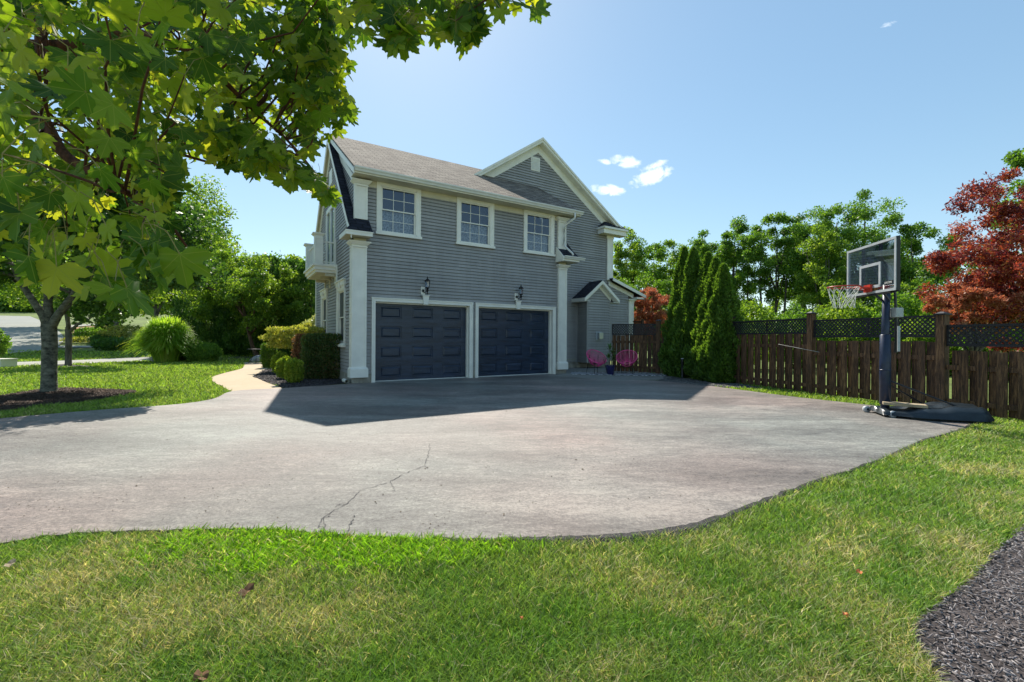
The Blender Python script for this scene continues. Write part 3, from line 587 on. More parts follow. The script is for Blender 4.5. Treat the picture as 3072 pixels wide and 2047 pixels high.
def window(x0, x1, z0, z1, mp, curt=True, pane='glass', cols=3):
    def bx(mb, a, b, o0, o1, c, d):   # o = outward distance
        vs = [mp(x, o, z) for z in (c, d) for o in (o0, o1) for x in (a, b)]
        mb.add(vs, [(0, 2, 3, 1), (4, 5, 7, 6), (0, 1, 5, 4), (2, 6, 7, 3), (0, 4, 6, 2), (1, 3, 7, 5)])
    f = MB(); cw = .115
    bx(f, x0, x0+cw, 0, .042, z0, z1); bx(f, x1-cw, x1, 0, .042, z0, z1); bx(f, x0, x1, 0, .044, z1-cw, z1); bx(f, x0-.01, x1+.01, 0, .058, z1-.022, z1+.004)
    bx(f, x0, x0+.025, .042, .054, z0, z1-.022); bx(f, x1-.025, x1, .042, .054, z0, z1-.022)
    ix0, ix1, iz0, iz1 = x0+cw, x1-cw, z0+.06, z1-cw
    bx(f, ix0-.002, ix0+.035, -.10, .030, iz0, iz1); bx(f, ix1-.035, ix1+.002, -.10, .030, iz0, iz1); bx(f, ix0, ix1, -.10, .030, iz1-.035, iz1+.002); bx(f, ix0, ix1, -.1, .03, iz0-.002, iz0+.035)
    fr = f.build('window', M['white'], house)
    s = MB(); bx(s, x0-.03, x1+.03, 0, .085, z0-.012, z0+.062); s.build('sill', M['white'], fr)
    a, b, c, d = ix0+.035, ix1-.035, iz0+.035, iz1-.035; m = (c+d)/2
    for lo, hi, o in ((c, m+.018, -.045), (m-.018, d, -.012)):
        q = MB(); t = .032
        bx(q, a, a+t, o-.03, o, lo, hi); bx(q, b-t, b, o-.03, o, lo, hi); bx(q, a, b, o-.03, o+.001, lo, lo+t); bx(q, a, b, o-.03, o+.001, hi-t, hi)
        if cols:
            for k in range(1, cols): x = a+t+(b-a-2*t)*k/cols; bx(q, x-.007, x+.007, o-.022, o-.006, lo+t, hi-t)
            zz = (lo+hi)/2; bx(q, a+t, b-t, o-.0225, o-.0065, zz-.007, zz+.007)
        q.build('sash', M['white'], fr)
        gq = MB(); gq.add([mp(a+t*.5, o-.015, lo+t*.5), mp(b-t*.5, o-.015, lo+t*.5), mp(b-t*.5, o-.015, hi-t*.5), mp(a+t*.5, o-.015, hi-t*.5)], [(0, 1, 2, 3)]); gq.build('pane', M[pane], fr)
    k = MB(); bx(k, x0+.02, x1-.02, -.9, -.88, z0-.2, z1+.1); bx(k, x0-.2, x0-.18, -.9, -.11, z0-.2, z1+.1); bx(k, x1+.18, x1+.2, -.9, -.11, z0-.2, z1+.1); bx(k, x0-.2, x1+.2, -.9, -.11, z0-.2, z0-.18); bx(k, x0-.2, x1+.2, -.9, -.11, z1+.1, z1+.12)
    k.build('recess', M['dark'], fr)
    if curt:
        cm_ = MB(); nx_ = 60; vs = []
        for i in range(nx_+1):
            x = ix0+(ix1-ix0)*i/nx_; o = -.17+.014*math.sin(i*1.15)+.006*math.sin(i*2.7)
            vs += [mp(x, o, iz0), mp(x, o*.98, iz1 if curt == 2 else m+.02)]
        cm_.add(vs, [(2*i, 2*i+2, 2*i+3, 2*i+1) for i in range(nx_)]); cm_.build('curtain', M['curtain'], fr)
    return fr
for a, b in ((.12, 1.43), (2.61, 3.95), (5.13, 6.43)): window(a, b, 4.262, 5.785, Fm(0), 1)
for a, b in ((.85, 2.05), (3.9, 5.1)):
    f = window(a, b, 1.03, 2.86, Lm(XL), 0, 'screen', 0)
    s = MB(); s.box(XL-.075, XL, a-.03, b+.03, 2.865, 3.0); s.box(XL-.11, XL, a-.06, b+.06, 3.0, 3.035); s.box(XL-.10, XL-.075, (a+b)/2-.07, (a+b)/2+.07, 2.80, 2.999); s.build('header', M['white'], f)
# frieze, soffits, pilasters
sep('frieze_board', M['cream'], house, *[(a, b, -.026, 0, 5.56, 5.76) for a, b in ((-.12, .118), (1.432, 2.608), (3.952, 5.128), (6.432, 6.68))])
mb = MB(); mb.box(-.58, 7.28, -.44, .0, 5.735, 5.752)
for k in range(40): x = -.5+k*.195; mb.box(x, x+.008, -.43, -.01, 5.729, 5.735)
mb.build('soffit', M['cream'], house)
def pilaster(x0, x1, y0, y1, z0, z1, base=True, cap=True, left=True, tw=.045):
    mb = MB(); mb.box(x0, x1, y0, y1, z0, z1)
    a, b, c, d = x0+tw, x1-tw, z0+(.30 if base else .05), z1-(.16 if cap else .05); t = .012
    for q in ((x0, a, z0, z1), (b, x1, z0, z1), (a, b, z0, c), (a, b, d, z1)): mb.box(q[0], q[1], y0-.018, y0, q[2], q[3])
    for q in ((a, a+t, c, d), (b-t, b, c, d), (a+t, b-t, c, c+t), (a+t, b-t, d-t, d)): mb.box(q[0], q[1], y0-.010, y0, q[2], q[3])
    if left:
        for q in ((y0, y0+.04), (y1-.04, y1)): mb.box(x0-.014, x0, q[0], q[1], z0, z1)
    if base:
        mb.box(x0-.045, x1+.045, y0-.055, y1+.03, z0, z0+.23); mb.frus((x0-.045, x1+.045, y0-.055, y1+.03), (x0-.016, x1+.016, y0-.03, y1+.01), z0+.23, z0+.28)
    if cap:
        mb.box(x0-.018, x1+.018, y0-.035, y1+.012, z1-.16, z1-.13); mb.frus((x0-.02, x1+.02, y0-.04, y1+.01), (x0-.085, x1+.085, y0-.10, y1+.07), z1-.10, z1-.03); mb.box(x0-.095, x1+.095, y0-.11, y1+.08, z1-.03, z1)
    return mb.build('pilaster', M['white'], house)
pilaster(-.55, -.155, -.075, .19, .19, 3.97); pilaster(6.63, 6.99, -.075, .0, .19, 3.97)
pilaster(-.48, -.14, -.065, .06, 4.60, 5.68, base=False); pilaster(6.60, 6.95, -.065, .0, 4.55, 5.68, base=False)
sep('frieze_block', M['cream'], house, (-.50, -.17, -.06, .15, 3.97, 4.06), (6.66, 6.96, -.06, 0, 3.97, 4.06))
# main steep roof (profile in y,z), strip in front of the gable and the piece beside the right pilaster
prof = [(-.44, 4.17), (-.02, 4.50), (APW, APZ+.06), (DB+.05, 4.50), (DB+.5, 4.17)]
def roofband(name, prof, x0, x1, th, mat):
    mb = MB(); m = len(prof); top = [(y, z+th) for y, z in prof]
    for x in (x0, x1):
        mb.v += [(x, y, z) for y, z in prof]+[(x, y, z) for y, z in top]
    k = 2*m
    for i in range(m-1):
        mb.f += [(m+i, k+m+i, k+m+i+1, m+i+1), (i, i+1, k+i+1, k+i), (i, m+i, m+i+1, i+1), (k+i, k+i+1, k+m+i+1, k+m+i)]
    mb.f += [(0, k, k+m, m), (m-1, 2*m-1, k+2*m-1, k+m-1)]
    return mb.build(name, mat, house)
roofband('roof', prof, -.66, -.36, .06, M['roofdark'])
roofband('roof', prof[:3], 6.95, 7.30, .06, M['roofdark'])
roofband('roof', prof[2:], -.36, 7.30, .06, M['roofdark'])
mb = MB(); mb.frus((-.80, -.08, -.46, .01), (-.46, -.10, -.05, .01), 4.175, 4.60); mb.build('skirt_roof', M['roofdark'], house)
mb = MB(); mb.frus((6.55, 6.96, -.44, .0), (6.60, 6.96, -.03, .0), 4.20, 4.60); mb.build('skirt_roof', M['roofdark'], house)
mb = MB(); mb.prismx([(-.45, 4.06), (0, 4.06), (0, 4.62), (-.03, 4.62), (-.45, 4.22)], 6.525, 6.55); mb.build('roof_end_board', M['white'], house)
mb = MB(); mb.box(-.80, -.09, -.46, -.435, 4.06, 4.175); mb.box(-.80, -.775, -.435, .42, 4.06, 4.175); mb.box(-.81, -.08, -.475, -.46, 4.15, 4.18); mb.build('fascia', M['white'], house)
mb = MB(); mb.box(-.775, -.09, -.435, 0, 4.07, 4.085); mb.box(-.775, -.53, 0, .42, 4.07, 4.085); mb.build('soffit', M['cream'], house); sep('soffit', M['cream'], house, (6.55, 7.30, -.43, 2.3, 4.07, 4.085)); sep('return_cap', M['white'], house, (-.775, -.52, 0, .40, 4.16, 4.17))
# gable rakes on the left end
def rake(name, pts, x0, x1, w_, mat):
    mb = MB()
    for (ya, za), (yb, zb) in zip(pts[:-1], pts[1:]): mb.prismx([(ya, za), (yb, zb), (yb, zb-w_), (ya, za-w_)], x0, x1)
    return mb.build(name, mat, house)
rake('rake_board', [(p[0], p[1]-.004) for p in prof], -.665, -.64, .20, M['white'])
rake('rake_board', [(p[0], p[1]-.02) for p in prof[1:4]], XL-.03, XL, .42, M['white'])
rake('soffit', [(p[0], p[1]-.012) for p in prof], -.64, XL, .02, M['cream'])
# dormer roof
EZ = 5.86; RZ = 8.20; RW = 3.40
dp = [(-.47, EZ), (RW, RZ)]
roofband('roof', dp, -.60, 7.30, .05, M['roof'])
for P_, a, b in (([(-.47, EZ-.01), (RW, RZ-.01), (RW, RZ-.16), (-.47, EZ-.16)], -.615, -.585), ([(-.47, EZ-.01), (0, EZ+.28), (0, EZ-.12), (-.47, EZ-.14)], 7.285, 7.31), ([(.0, 5.70), (RW, 7.95), (RW, 7.72), (0, 5.48)], -.44, -.42)): MB().prismx(P_, a, b).build('rake_board', M['white'], house)
def gutter(x0, x1, yb, zt, d=.12, h=.115):
    mb = MB(); P = [(yb, zt), (yb-.005, zt-h), (yb-d*.55, zt-h), (yb-d*.72, zt-h*.55), (yb-d*.95, zt-h*.35), (yb-d, zt-.012), (yb-d, zt), (yb-d+.012, zt), (yb-d+.012, zt-.02), (yb-.02, zt-.02), (yb-.02, zt)]
    mb.prismx(P, x0, x1); return mb.build('gutter', M['gmetal'], house)
gutter(-.60, 7.36, -.46, 5.885); gutter(6.55, 7.48, -.44, 4.235, .10, .10); gutter(-.6, -.59, -.46, 5.885)
sep('fascia', M['white'], house, (-.58, 7.28, -.46, -.44, 5.735, 5.86), (6.55, 7.28, -.44, -.42, 4.07, 4.16))
mb = MB()
mb.tube([(6.99, -.52, 5.80), (6.99, -.52, 5.62), (6.86, -.30, 5.46), (6.80, -.135, 5.34), (6.80, -.135, 4.72), (6.82, -.22, 4.60), (6.90, -.50, 4.34), (6.92, -.52, 4.27)], .036, 8); mb.build('downspout', M['gmetal'], house, True)
# cross wing
GV = 2.3; WP = 7.34; PZ = 9.50; SL = .68
wing = [(5.2, .31), (11.55, .31), (11.55, PZ-.42-SL*(11.55-WP)+.05), (WP, PZ-.40), (3.2, PZ-.40-SL*(WP-3.2)), (3.2, 4.5), (5.2, 4.5)]
siding('wall', [(WP, 5.0), (11.55, 5.0), (11.55, PZ-.42-SL*(11.55-WP)), (WP, PZ-.42), (3.4, PZ-.42-SL*(WP-3.4)), (3.4, 5.0)], [], Fm(GV), house, .105, .03)
siding('wall', [(XR-.05, .31), (11.55, .31), (11.55, 4.9975), (XR-.05, 4.9975)], [], Fm(GV), house, .105, .03)
mb = MB(); mb.box(11.53, 11.55, GV+.01, 11, .31, 6.4); mb.prismx([(GV+.02, .3), (11, .3), (11, 6), (GV+.02, 6)], 3.4, 3.42); mb.box(3.4, 11.55, 10.98, 11, .3, 6.3); mb.build('wall', M['siding'], house)
OHF = 2.0
def slope_roof(xa, xb):   # from ridge WP down to xb
    mb = MB(); zb = PZ-SL*abs(xb-WP); P = [(WP, PZ), (xb, zb), (xb, zb-.05), (WP, PZ-.05)]
    mb.prism(P, OHF, 11.2); return mb.build('roof', M['roofside'], house)
slope_roof(0, 2.9); slope_roof(0, 11.98)
mb = MB()
for xb in (3.0, 11.99):
    s = 1 if xb > WP else -1; zb = PZ-SL*abs(xb-WP)
    mb.prism([(WP, PZ-.03), (xb, zb-.03), (xb, zb-.17), (WP, PZ-.17)], OHF-.03, OHF)
    mb.prism([(WP, PZ+.02), (xb, zb+.02), (xb, zb-.07), (WP, PZ-.07)], OHF-.065, OHF-.03)
    mb.prism([(WP, PZ-.19), (xb-s*.30, zb-.19+SL*.30), (xb-s*.30, zb-.50+SL*.30), (WP, PZ-.50)], GV-.03, GV-.001)
mb.build('rake_board', M['white'], house)
mb = MB()
for xb in (3.0, 11.98):
    zb = PZ-SL*abs(xb-WP); mb.prism([(WP, PZ-.17), (xb, zb-.17), (xb, zb-.19), (WP, PZ-.19)], OHF-.001, GV+.1)
mb.build('soffit', M['white'], house)
mb = MB(); mb.box(6.98, 7.42, GV-.035, GV, 8.22, 8.78); vb = mb.build('louvre_vent', M['white'], house)
mb = MB(); 
for k in range(8): z = 8.28+k*.057; mb.add([(7.02, GV-.05, z), (7.38, GV-.05, z), (7.38, GV-.037, z+.045), (7.02, GV-.037, z+.045)], [(0, 1, 2, 3)]); mb.add([(7.02, GV-.036, z), (7.38, GV-.036, z), (7.38, GV-.05, z), (7.02, GV-.05, z)], [(0, 1, 2, 3)])
mb.build('slats', M['gmetal'], vb)
# eave return, upper right pilaster
mb = MB(); mb.box(10.66, 12.06, 1.88, 1.90, 6.06, 6.32); mb.box(10.66, 10.68, 1.90, GV, 6.06, 6.32); mb.box(10.62, 12.10, 1.80, 1.88, 6.26, 6.345); mb.box(10.60, 10.66, 1.80, GV, 6.26, 6.345); mb.build('eave_return', M['white'], house)
mb = MB(); mb.box(10.68, 12.06, 1.90, GV, 6.05, 6.07); mb.build('soffit', M['cream'], house)
mb = MB(); mb.frus((10.60, 12.1, 1.80, GV), (11.0, 11.9, 2.2, GV), 6.34, 6.66); mb.build('return_roof', M['roofdark'], house)
pilaster(11.22, 11.57, GV-.06, GV, 4.02, 5.98, base=False, cap=False); mb = MB(); mb.box(11.18, 11.62, GV-.08, GV, 5.93, 6.05); mb.build('frieze_block', M['white'], house)
# lower addition
siding('wall', [(11.3, .3), (12.62, .3), (12.62, 3.50), (11.3, 3.92)], [], Fm(GV-.02), house, .115, .03)
mb = MB(); mb.prism([(11.35, 4.10), (13.5, 3.42), (13.5, 3.36), (11.35, 4.04)], GV-.30, GV+4); mb.build('roof', M['roofside'], house)
mb = MB(); mb.prism([(11.33, 4.11), (13.52, 3.42), (13.52, 3.28), (11.33, 3.97)], GV-.33, GV-.30); mb.prism([(11.33, 3.98), (12.95, 3.47), (12.95, 3.27), (11.33, 3.78)], GV-.05, GV-.021); mb.box(12.9, 13.5, GV-.30, GV+3.5, 3.22, 3.30); mb.build('rake_board', M['white'], house)
pilaster(12.60, 12.92, GV-.09, GV+.02, .4, 3.2, left=False)
mb = MB(); mb.box(12.9, 12.92, GV+.02, 6, .3, 3.4); mb.build('wall', M['siding'], house)
# bump-out
B0, B1, BV = 9.51, 10.83, 1.67; BPZ = 3.80; BC = (B0+B1)/2
siding('wall', [(B0, .29), (B1, .29), (B1, 3.05), (BC, 3.60), (B0, 3.05)], [], Fm(BV), house, .115, .03)
siding('wall', [(BV, .29), (GV, .29), (GV, 3.05), (BV, 3.05)], [], Lm(B0), house)
mb = MB(); mb.box(B1, B1+.01, BV, GV, .29, 3.05); mb.box(B0, B1, BV, GV, .27, .29); mb.build('wall', M['siding'], house)
mb = MB(); mb.box(B0-.02, B0+.055, BV-.02, BV, .29, 3.08); mb.box(B1-.055, B1+.02, BV-.02, BV, .29, 3.08); mb.box(B0-.02, B0, BV, BV+.05, .29, 3.08); mb.box(B0-.07, B0-.015, GV-.03, GV, .29, 3.05); mb.build('corner_board', M['siding'], house)
ps = .80
for s in (-1, 1):
    mb = MB(); xe = BC+s*1.0; ze = BPZ-ps*1.0; mb.prism([(BC, BPZ+.05), (xe, ze+.05), (xe, ze), (BC, BPZ)], BV-.24, GV); mb.build('roof', M['roofside'], house)
mb = MB()
for s in (-1, 1):
    xe = BC+s*1.0; ze = BPZ-ps; mb.prism([(BC, BPZ+.03), (xe+s*.01, ze+.03), (xe+s*.01, ze-.11), (BC, BPZ-.11)], BV-.265, BV-.24)
    mb.prism([(BC, BPZ-.11), (xe, ze-.11), (xe, ze-.13), (BC, BPZ-.13)], BV-.24, BV); mb.prism([(BC, BPZ-.12), (BC+s*.70, BPZ-.12-ps*.70), (BC+s*.70, BPZ-.28-ps*.70), (BC, BPZ-.28)], BV-.035, BV-.021)
    mb.box(min(xe, xe+s*.02), max(xe, xe+s*.02), BV-.24, GV, ze-.11, ze+.04); mb.box(min(xe, BC+s*.68), max(xe, BC+s*.68), BV-.24, GV, ze-.10, ze-.08)
mb.build('eave_trim', M['white'], house)
mb = MB(); mb.box(10.0, 10.33, BV-.035, BV, 1.24, 1.62); vx = mb.build('wall_vent', M['grey_plastic'], house)
mb = MB(); mb.box(10.08, 10.32, BV-.16, BV-.035, 1.30, 1.58); mb.build('vent_hood', M['steel'], vx, bevel=.01)
# lanterns
def lantern(x):
    mb = MB(); mb.box(x-.11, x+.01, -.04, -.014, 2.60, 2.84); pl = mb.build('wall_lantern', M['white'], house)
    cx = x+.03; cy = -.20; b = MB()
    b.lathe([(.0, 2.60), (.018, 2.605), (.022, 2.63), (.012, 2.66), (.03, 2.70), (.045, 2.735), (.02, 2.76), (.06, 2.79), (.062, 2.81)], (cx, cy), 12)
    b.tube([(x-.05, -.045, 2.70), (x-.03, -.12, 2.66), (cx, cy, 2.70), (cx+.0, cy, 2.74)], .012, 6); b.tube([(x-.05, -.04, 2.72), (x-.05, -.07, 2.72)], .04, 10)
    for k in range(6):
        t = k*math.pi/3; b.bar((cx+.058*math.cos(t), cy+.058*math.sin(t), 2.80), (cx+.072*math.cos(t), cy+.072*math.sin(t), 2.99), .008, .008)
    b.lathe([(.085, 2.985), (.088, 3.0), (.05, 3.045), (.02, 3.07), (.012, 3.09), (.02, 3.10), (.004, 3.14)], (cx, cy), 12); b.build('lantern_frame', M['black'], pl)
    q = MB(); q.lathe([(.052, 2.81), (.064, 2.985)], (cx, cy), 6); q.build('lantern_glass', M['glass'], pl)
    h_ = MB(); h_.tube([(x-.12, -.07, 2.52), (x-.16, -.09, 2.56), (x-.10, -.09, 2.60)], .006, 5); h_.build('hook', M['black'], pl)
lantern(1.56); lantern(4.89)
# drainpipe outlet at the corner is a thing of its own (below); balcony
bal = None
BW0, BW1 = 2.25, 4.45; BX = -1.19
mb = MB(); mb.box(BX, XL, BW0, BW1, 3.44, 3.60); mb.box(BX-.05, XL, BW0-.05, BW1+.05, 3.55, 3.62); mb.box(BX+.05, XL, BW0+.06, BW1-.06, 3.36, 3.44)
bal = mb.build('balcony', M['white'], house)
mb = MB(); mb.box(BX+.1, XL, BW0+.10, BW1-.10, 3.345, 3.36)
for y in (BW0+.15, (BW0+BW1)/2, BW1-.15): mb.box(XL-.34, XL, y-.05, y+.05, 3.26, 3.36); mb.box(XL-.05, XL, y-.05, y+.05, 2.98, 3.36)
mb.build('bracket', M['cream'], bal)
def bpost(x, y, h=4.50):
    mb = MB(); mb.box(x-.12, x+.12, y-.12, y+.12, 3.60, h); mb.frus((x-.13, x+.13, y-.13, y+.13), (x-.18, x+.18, y-.18, y+.18), h, h+.05); mb.box(x-.185, x+.185, y-.185, y+.185, h+.05, h+.08)
    for q in ((-.12, -.085), (.085, .12)): mb.box(x+q[0], x+q[1], y-.132, y-.12, 3.68, h-.04)
    mb.box(x-.085, x+.085, y-.132, y-.12, 3.60, 3.70); mb.box(x-.085, x+.085, y-.132, y-.12, h-.10, h)
    mb.build('post', M['white'], bal)
bpost(BX+.13, BW0+.12); bpost(BX+.13, BW1-.12)
def railing(x0, y0, x1, y1):
    mb = MB(); mb.bar((x0, y0, 4.34), (x1, y1, 4.34), .06, .05); mb.bar((x0, y0, 3.70), (x1, y1, 3.70), .05, .04); L = math.hypot(x1-x0, y1-y0); k = int(L/.11)
    for i in range(1, k): t = i/k; x = x0+(x1-x0)*t; y = y0+(y1-y0)*t; mb.bar((x, y, 3.70), (x, y, 4.34), .026, .026, (1, 0, 0))
    mb.build('railing', M['white'], bal)
railing(BX+.25, BW0+.12, XL-.03, BW0+.12); railing(BX+.13, BW0+.24, BX+.13, BW1-.24); railing(BX+.25, BW1-.12, XL-.03, BW1-.12)
mb = MB(); mb.box(XL-.08, XL-.015, BW0+.06, BW0+.18, 3.6, 4.45); mb.box(XL-.05, XL, BW0-.14, BW0-.04, 2.95, 3.62); mb.build('half_post', M['white'], bal)
# french door on the balcony
mb = MB(); 
for a, b in ((2.5, 2.6), (3.26, 3.34), (4.0, 4.1)): mb.box(XL-.05, XL+.02, a, b, 3.62, 5.75)
mb.box(XL-.05, XL+.02, 2.5, 4.1, 5.62, 5.76); mb.box(XL-.05, XL+.02, 2.6, 4.0, 3.62, 3.80); fd = mb.build('balcony_door', M['white'], house)
mb = MB(); mb.box(XL-.005, XL+.0, 2.6, 4.0, 3.8, 5.62); mb.build('pane', M['glass'], fd)
mb = MB(); mb.box(XL+.1, XL+.12, 2.5, 4.1, 3.62, 5.75); mb.build('curtain', M['curtain'], fd)
mb = MB(); mb.box(XL-.03, XL, 3.1, 3.6, 6.5, 7.0); mb.build('louvre_vent', M['white'], house)
sep('corner_board', M['white'], house, (XL-.03, XL+.02, DB-.09, DB+.02, .28, 4.2))
mb = MB(); mb.box(XL+.05, XR-.05, .95, .97, .0, 2.6); mb.build('garage_back', M['dark'], house)
# ---------------------------------------------------------------- drain pipe, hoop, fences, patio things
p0 = g(1041, 1148, .06); mb = MB(); q0 = p0+Vector((-.25, .42, .02))
mb.tube([q0, p0+Vector((0, 0, .03))], [.055, .055], 16, False); mb.tube([p0+Vector((0, 0, .03)), p0+(p0-q0).normalized()*.02+Vector((0, 0, .03))], [.066, .066], 16, False)
mb.tube([q0+(p0-q0)*.4, p0+Vector((0, 0, .031))], [.045, .045], 16, False)
tag(mb.build('drainpipe', M['white'], None, True), 'white round drainpipe mouth poking out at the garage corner', 'pipe')
# basketball hoop
hp = empty('basketball_hoop', (6.41, 7.62, 0), 0, 'portable basketball hoop with clear backboard beside the fence', 'basketball hoop')
Zp = .03
mb = MB(); mb.tube([(0, 0, Zp+.03), (0, 0, .24), (0, 0, 1.38), (.015, 0, 2.32)], [.062, .062, .056, .056], 20); mb.build('pole', M['bluepole'], hp, True)
mb = MB(); mb.lathe([(.068, .21), (.078, .215), (.080, .8), (.076, 1.40), (.06, 1.41)], (0, 0), 28); mb.lathe([(.081, .79), (.083, .80), (.081, .81)], (0, 0), 28); mb.build('pole_pad', M['bluepole'], hp, True)
def basemesh():
    mb = MB(); nx_ = 30; ny_ = 14; vs = []
    def hgt(t, s):
        e = 1-abs(s)**5; h = .095+.055*min(1, max(0, (t-.25)/.15))+.05*min(1, max(0, (t-.55)/.1)); h *= max(.0, 1-max(0, (t-.93)/.07)**2*.55)
        h += .018*math.cos(s*9)*(t > .3)*e; return h*(.45+.55*e)
    def wid(t): return .30+.16*min(1, t/.35) if t < .9 else .46-.9*(t-.9)
    ang = R(-21)
    for i in range(nx_+1):
        t = i/nx_; x = -.12+1.36*t; wd = wid(t)
        for j in range(ny_+1):
            s = -1+2*j/ny_; y = s*wd; h = hgt(t, s)
            if t < .3 and abs(s) < .22: h = .05+.03*abs(s)/.22
            vs.append((x*math.cos(ang)-y*math.sin(ang)-.0, x*math.sin(ang)+y*math.cos(ang), Zp+.035+h))
    m = ny_+1; fs = [(i*m+j, (i+1)*m+j, (i+1)*m+j+1, i*m+j+1) for i in range(nx_) for j in range(ny_)]
    k = len(vs); bd = [(i, 0) for i in range(nx_+1)]+[(nx_, j) for j in range(1, m)]+[(i, ny_) for i in range(nx_-1, -1, -1)]+[(0, j) for j in range(ny_-1, 0, -1)]
    low = [(vs[i*m+j][0], vs[i*m+j][1], Zp+.035) for i, j in bd]; vs += low; nb = len(bd)
    fs += [(bd[a][0]*m+bd[a][1], k+a, k+(a+1) % nb, bd[(a+1) % nb][0]*m+bd[(a+1) % nb][1]) for a in range(nb)]+[tuple(k+a for a in range(nb))]
    mb.add(vs, fs); o = mb.build('base', M['plastic'], hp, True); return o
base = basemesh(); base.data.shade_smooth()
for y in (-.27, .27):
    mb = MB(); mb.tube([(-.10, y-.03, Zp+.055), (-.10, y+.03, Zp+.055)], .055, 18); wq = mb.build('wheel', M['grey_plastic'], base, True)
    mb = MB(); mb.tube([(-.10, y-.034, Zp+.055), (-.10, y+.034, Zp+.055)], .022, 12); mb.build('hub', M['plastic'], base)
mb = MB(); mb.add([(.1, -.40, Zp), (1.05, -.72, Zp), (1.2, -.15, Zp), (.3, .32, Zp), (.1, -.40, Zp+.045), (1.05, -.72, Zp+.045), (1.2, -.15, Zp+.045), (.3, .32, Zp+.045)], [(3, 2, 1, 0), (4, 5, 6, 7), (0, 1, 5, 4), (1, 2, 6, 5), (2, 3, 7, 6), (3, 0, 4, 7)]); mb.build('skid', M['plastic'], hp)
mb = MB(); mb.tube([(.04, -.03, .62), (.88, -.62, .17)], .015, 8); mb.build('brace', M['black'], hp)
mb = MB(); mb.tube([(.04, .03, .58), (.72, .02, .19)], .013, 8); mb.build('brace', M['black'], hp)
# backboard frame: local axes a = along board, nrm = facing direction
A_ = Vector((-.15, -.989, 0)).normalized(); NR = Vector((-.989, .15, 0)).normalized(); BC0 = Vector((5.98-6.41, 7.42-7.62, 0)); ZB0, ZB1 = 2.08, 2.91
def bb(a, d, z): return BC0+A_*a+NR*d+Vector((0, 0, z))
def bbox(mb, a0, a1, d0, d1, z0, z1):
    vs = [bb(a, d, z) for z in (z0, z1) for d in (d0, d1) for a in (a0, a1)]
    mb.add(vs, [(0, 2, 3, 1), (4, 5, 7, 6), (0, 1, 5, 4), (2, 6, 7, 3), (0, 4, 6, 2), (1, 3, 7, 5)])
HWB = .63
mb = MB(); bbox(mb, -HWB+.02, HWB-.02, -.004, .002, ZB0+.03, ZB1-.02); brd = mb.build('backboard', M['acrylic'], hp)
mb = MB(); t = .038
bbox(mb, -HWB, HWB, -.03, .014, ZB0, ZB0+t); bbox(mb, -HWB, HWB, -.03, .014, ZB1-t, ZB1); bbox(mb, -HWB, -HWB+t, -.03, .013, ZB0, ZB1); bbox(mb, HWB-t, HWB, -.03, .013, ZB0, ZB1); mb.build('frame', M['grey_plastic'], brd)
mb = MB(); bbox(mb, -HWB-.006, HWB+.006, -.045, -.03, ZB0-.02, ZB0+.03); bbox(mb, -HWB-.006, HWB+.006, -.045, -.03, ZB1-.02, ZB1+.006); bbox(mb, HWB, HWB+.008, -.045, .0, ZB0, ZB1); bbox(mb, -.5, .5, -.05, .01, ZB0-.03, ZB0)
bbox(mb, -.24, -.20, -.04, -.006, ZB0, ZB1-.02); bbox(mb, .20, .24, -.04, -.006, ZB0, ZB1-.02); mb.build('back_frame', M['black'], brd)
mb = MB(); z0, z1 = ZB0+.09, ZB0+.50; t = .045
bbox(mb, -.27, .27, .003, .009, z1-t, z1); bbox(mb, -.27, -.27+t, .003, .009, z0, z1-t); bbox(mb, .27-t, .27, .003, .009, z0, z1-t); bbox(mb, -.27, .27, .003, .009, z0, z0+t); mb.build('target_square', M['grey_plastic'], brd)
cu = bpy.data.curves.new('maker_lettering', 'FONT'); cu.body = 'LIFETIME'; cu.size = .045; cu.extrude = .001; cu.align_x = 'CENTER'
to = bpy.data.objects.new('maker_lettering', cu); C.objects.link(to); dg = bpy.context.evaluated_depsgraph_get(); me = bpy.data.meshes.new_from_object(to.evaluated_get(dg)); bpy.data.objects.remove(to)
me.materials.append(M['net']); to = bpy.data.objects.new('lettering', me); C.objects.link(to); to.parent = brd
X_ = A_; Z_ = Vector((0, 0, 1)); to.matrix_local = Matrix(((X_.x, Z_.x, NR.x, 0), (X_.y, Z_.y, NR.y, 0), (X_.z, Z_.z, NR.z, 0), (0, 0, 0, 1)))
if X_.cross(Z_).dot(NR) < 0: to.matrix_local = Matrix(((X_.x, Z_.x, NR.x, 0), (X_.y, Z_.y, NR.y, 0), (X_.z, Z_.z, NR.z, 0), (0, 0, 0, 1))) @ Matrix.Scale(-1, 4, (0, 0, 1))
to.location = bb(.46, .012, ZB0+.12)
mb = MB(); bbox(mb, .365, .56, .002, .004, ZB0+.105, ZB0+.165); mb.build('label_plate', M['black'], brd)
RZm = 2.20; rc = bb(0, .40, RZm)
mb = MB(); mb.ring(rc, .229, .229, A_, NR, .010, 40, 8); rim = mb.build('rim', M['rimred'], hp, True)
mb = MB(); bbox(mb, -.085, .085, .014, .05, RZm-.09, RZm+.03); bbox(mb, -.07, .07, .05, .15, RZm-.03, RZm-.012)
mb.tube([bb(-.07, .05, RZm-.05), bb(-.13, .22, RZm-.01)], .009, 6); mb.tube([bb(.07, .05, RZm-.05), bb(.13, .22, RZm-.01)], .009, 6); mb.build('bracket', M['rimred'], rim)
mb = MB(); K = 12; lev = [(0, .225), (.09, .20), (.18, .165), (.27, .135), (.35, .125)]
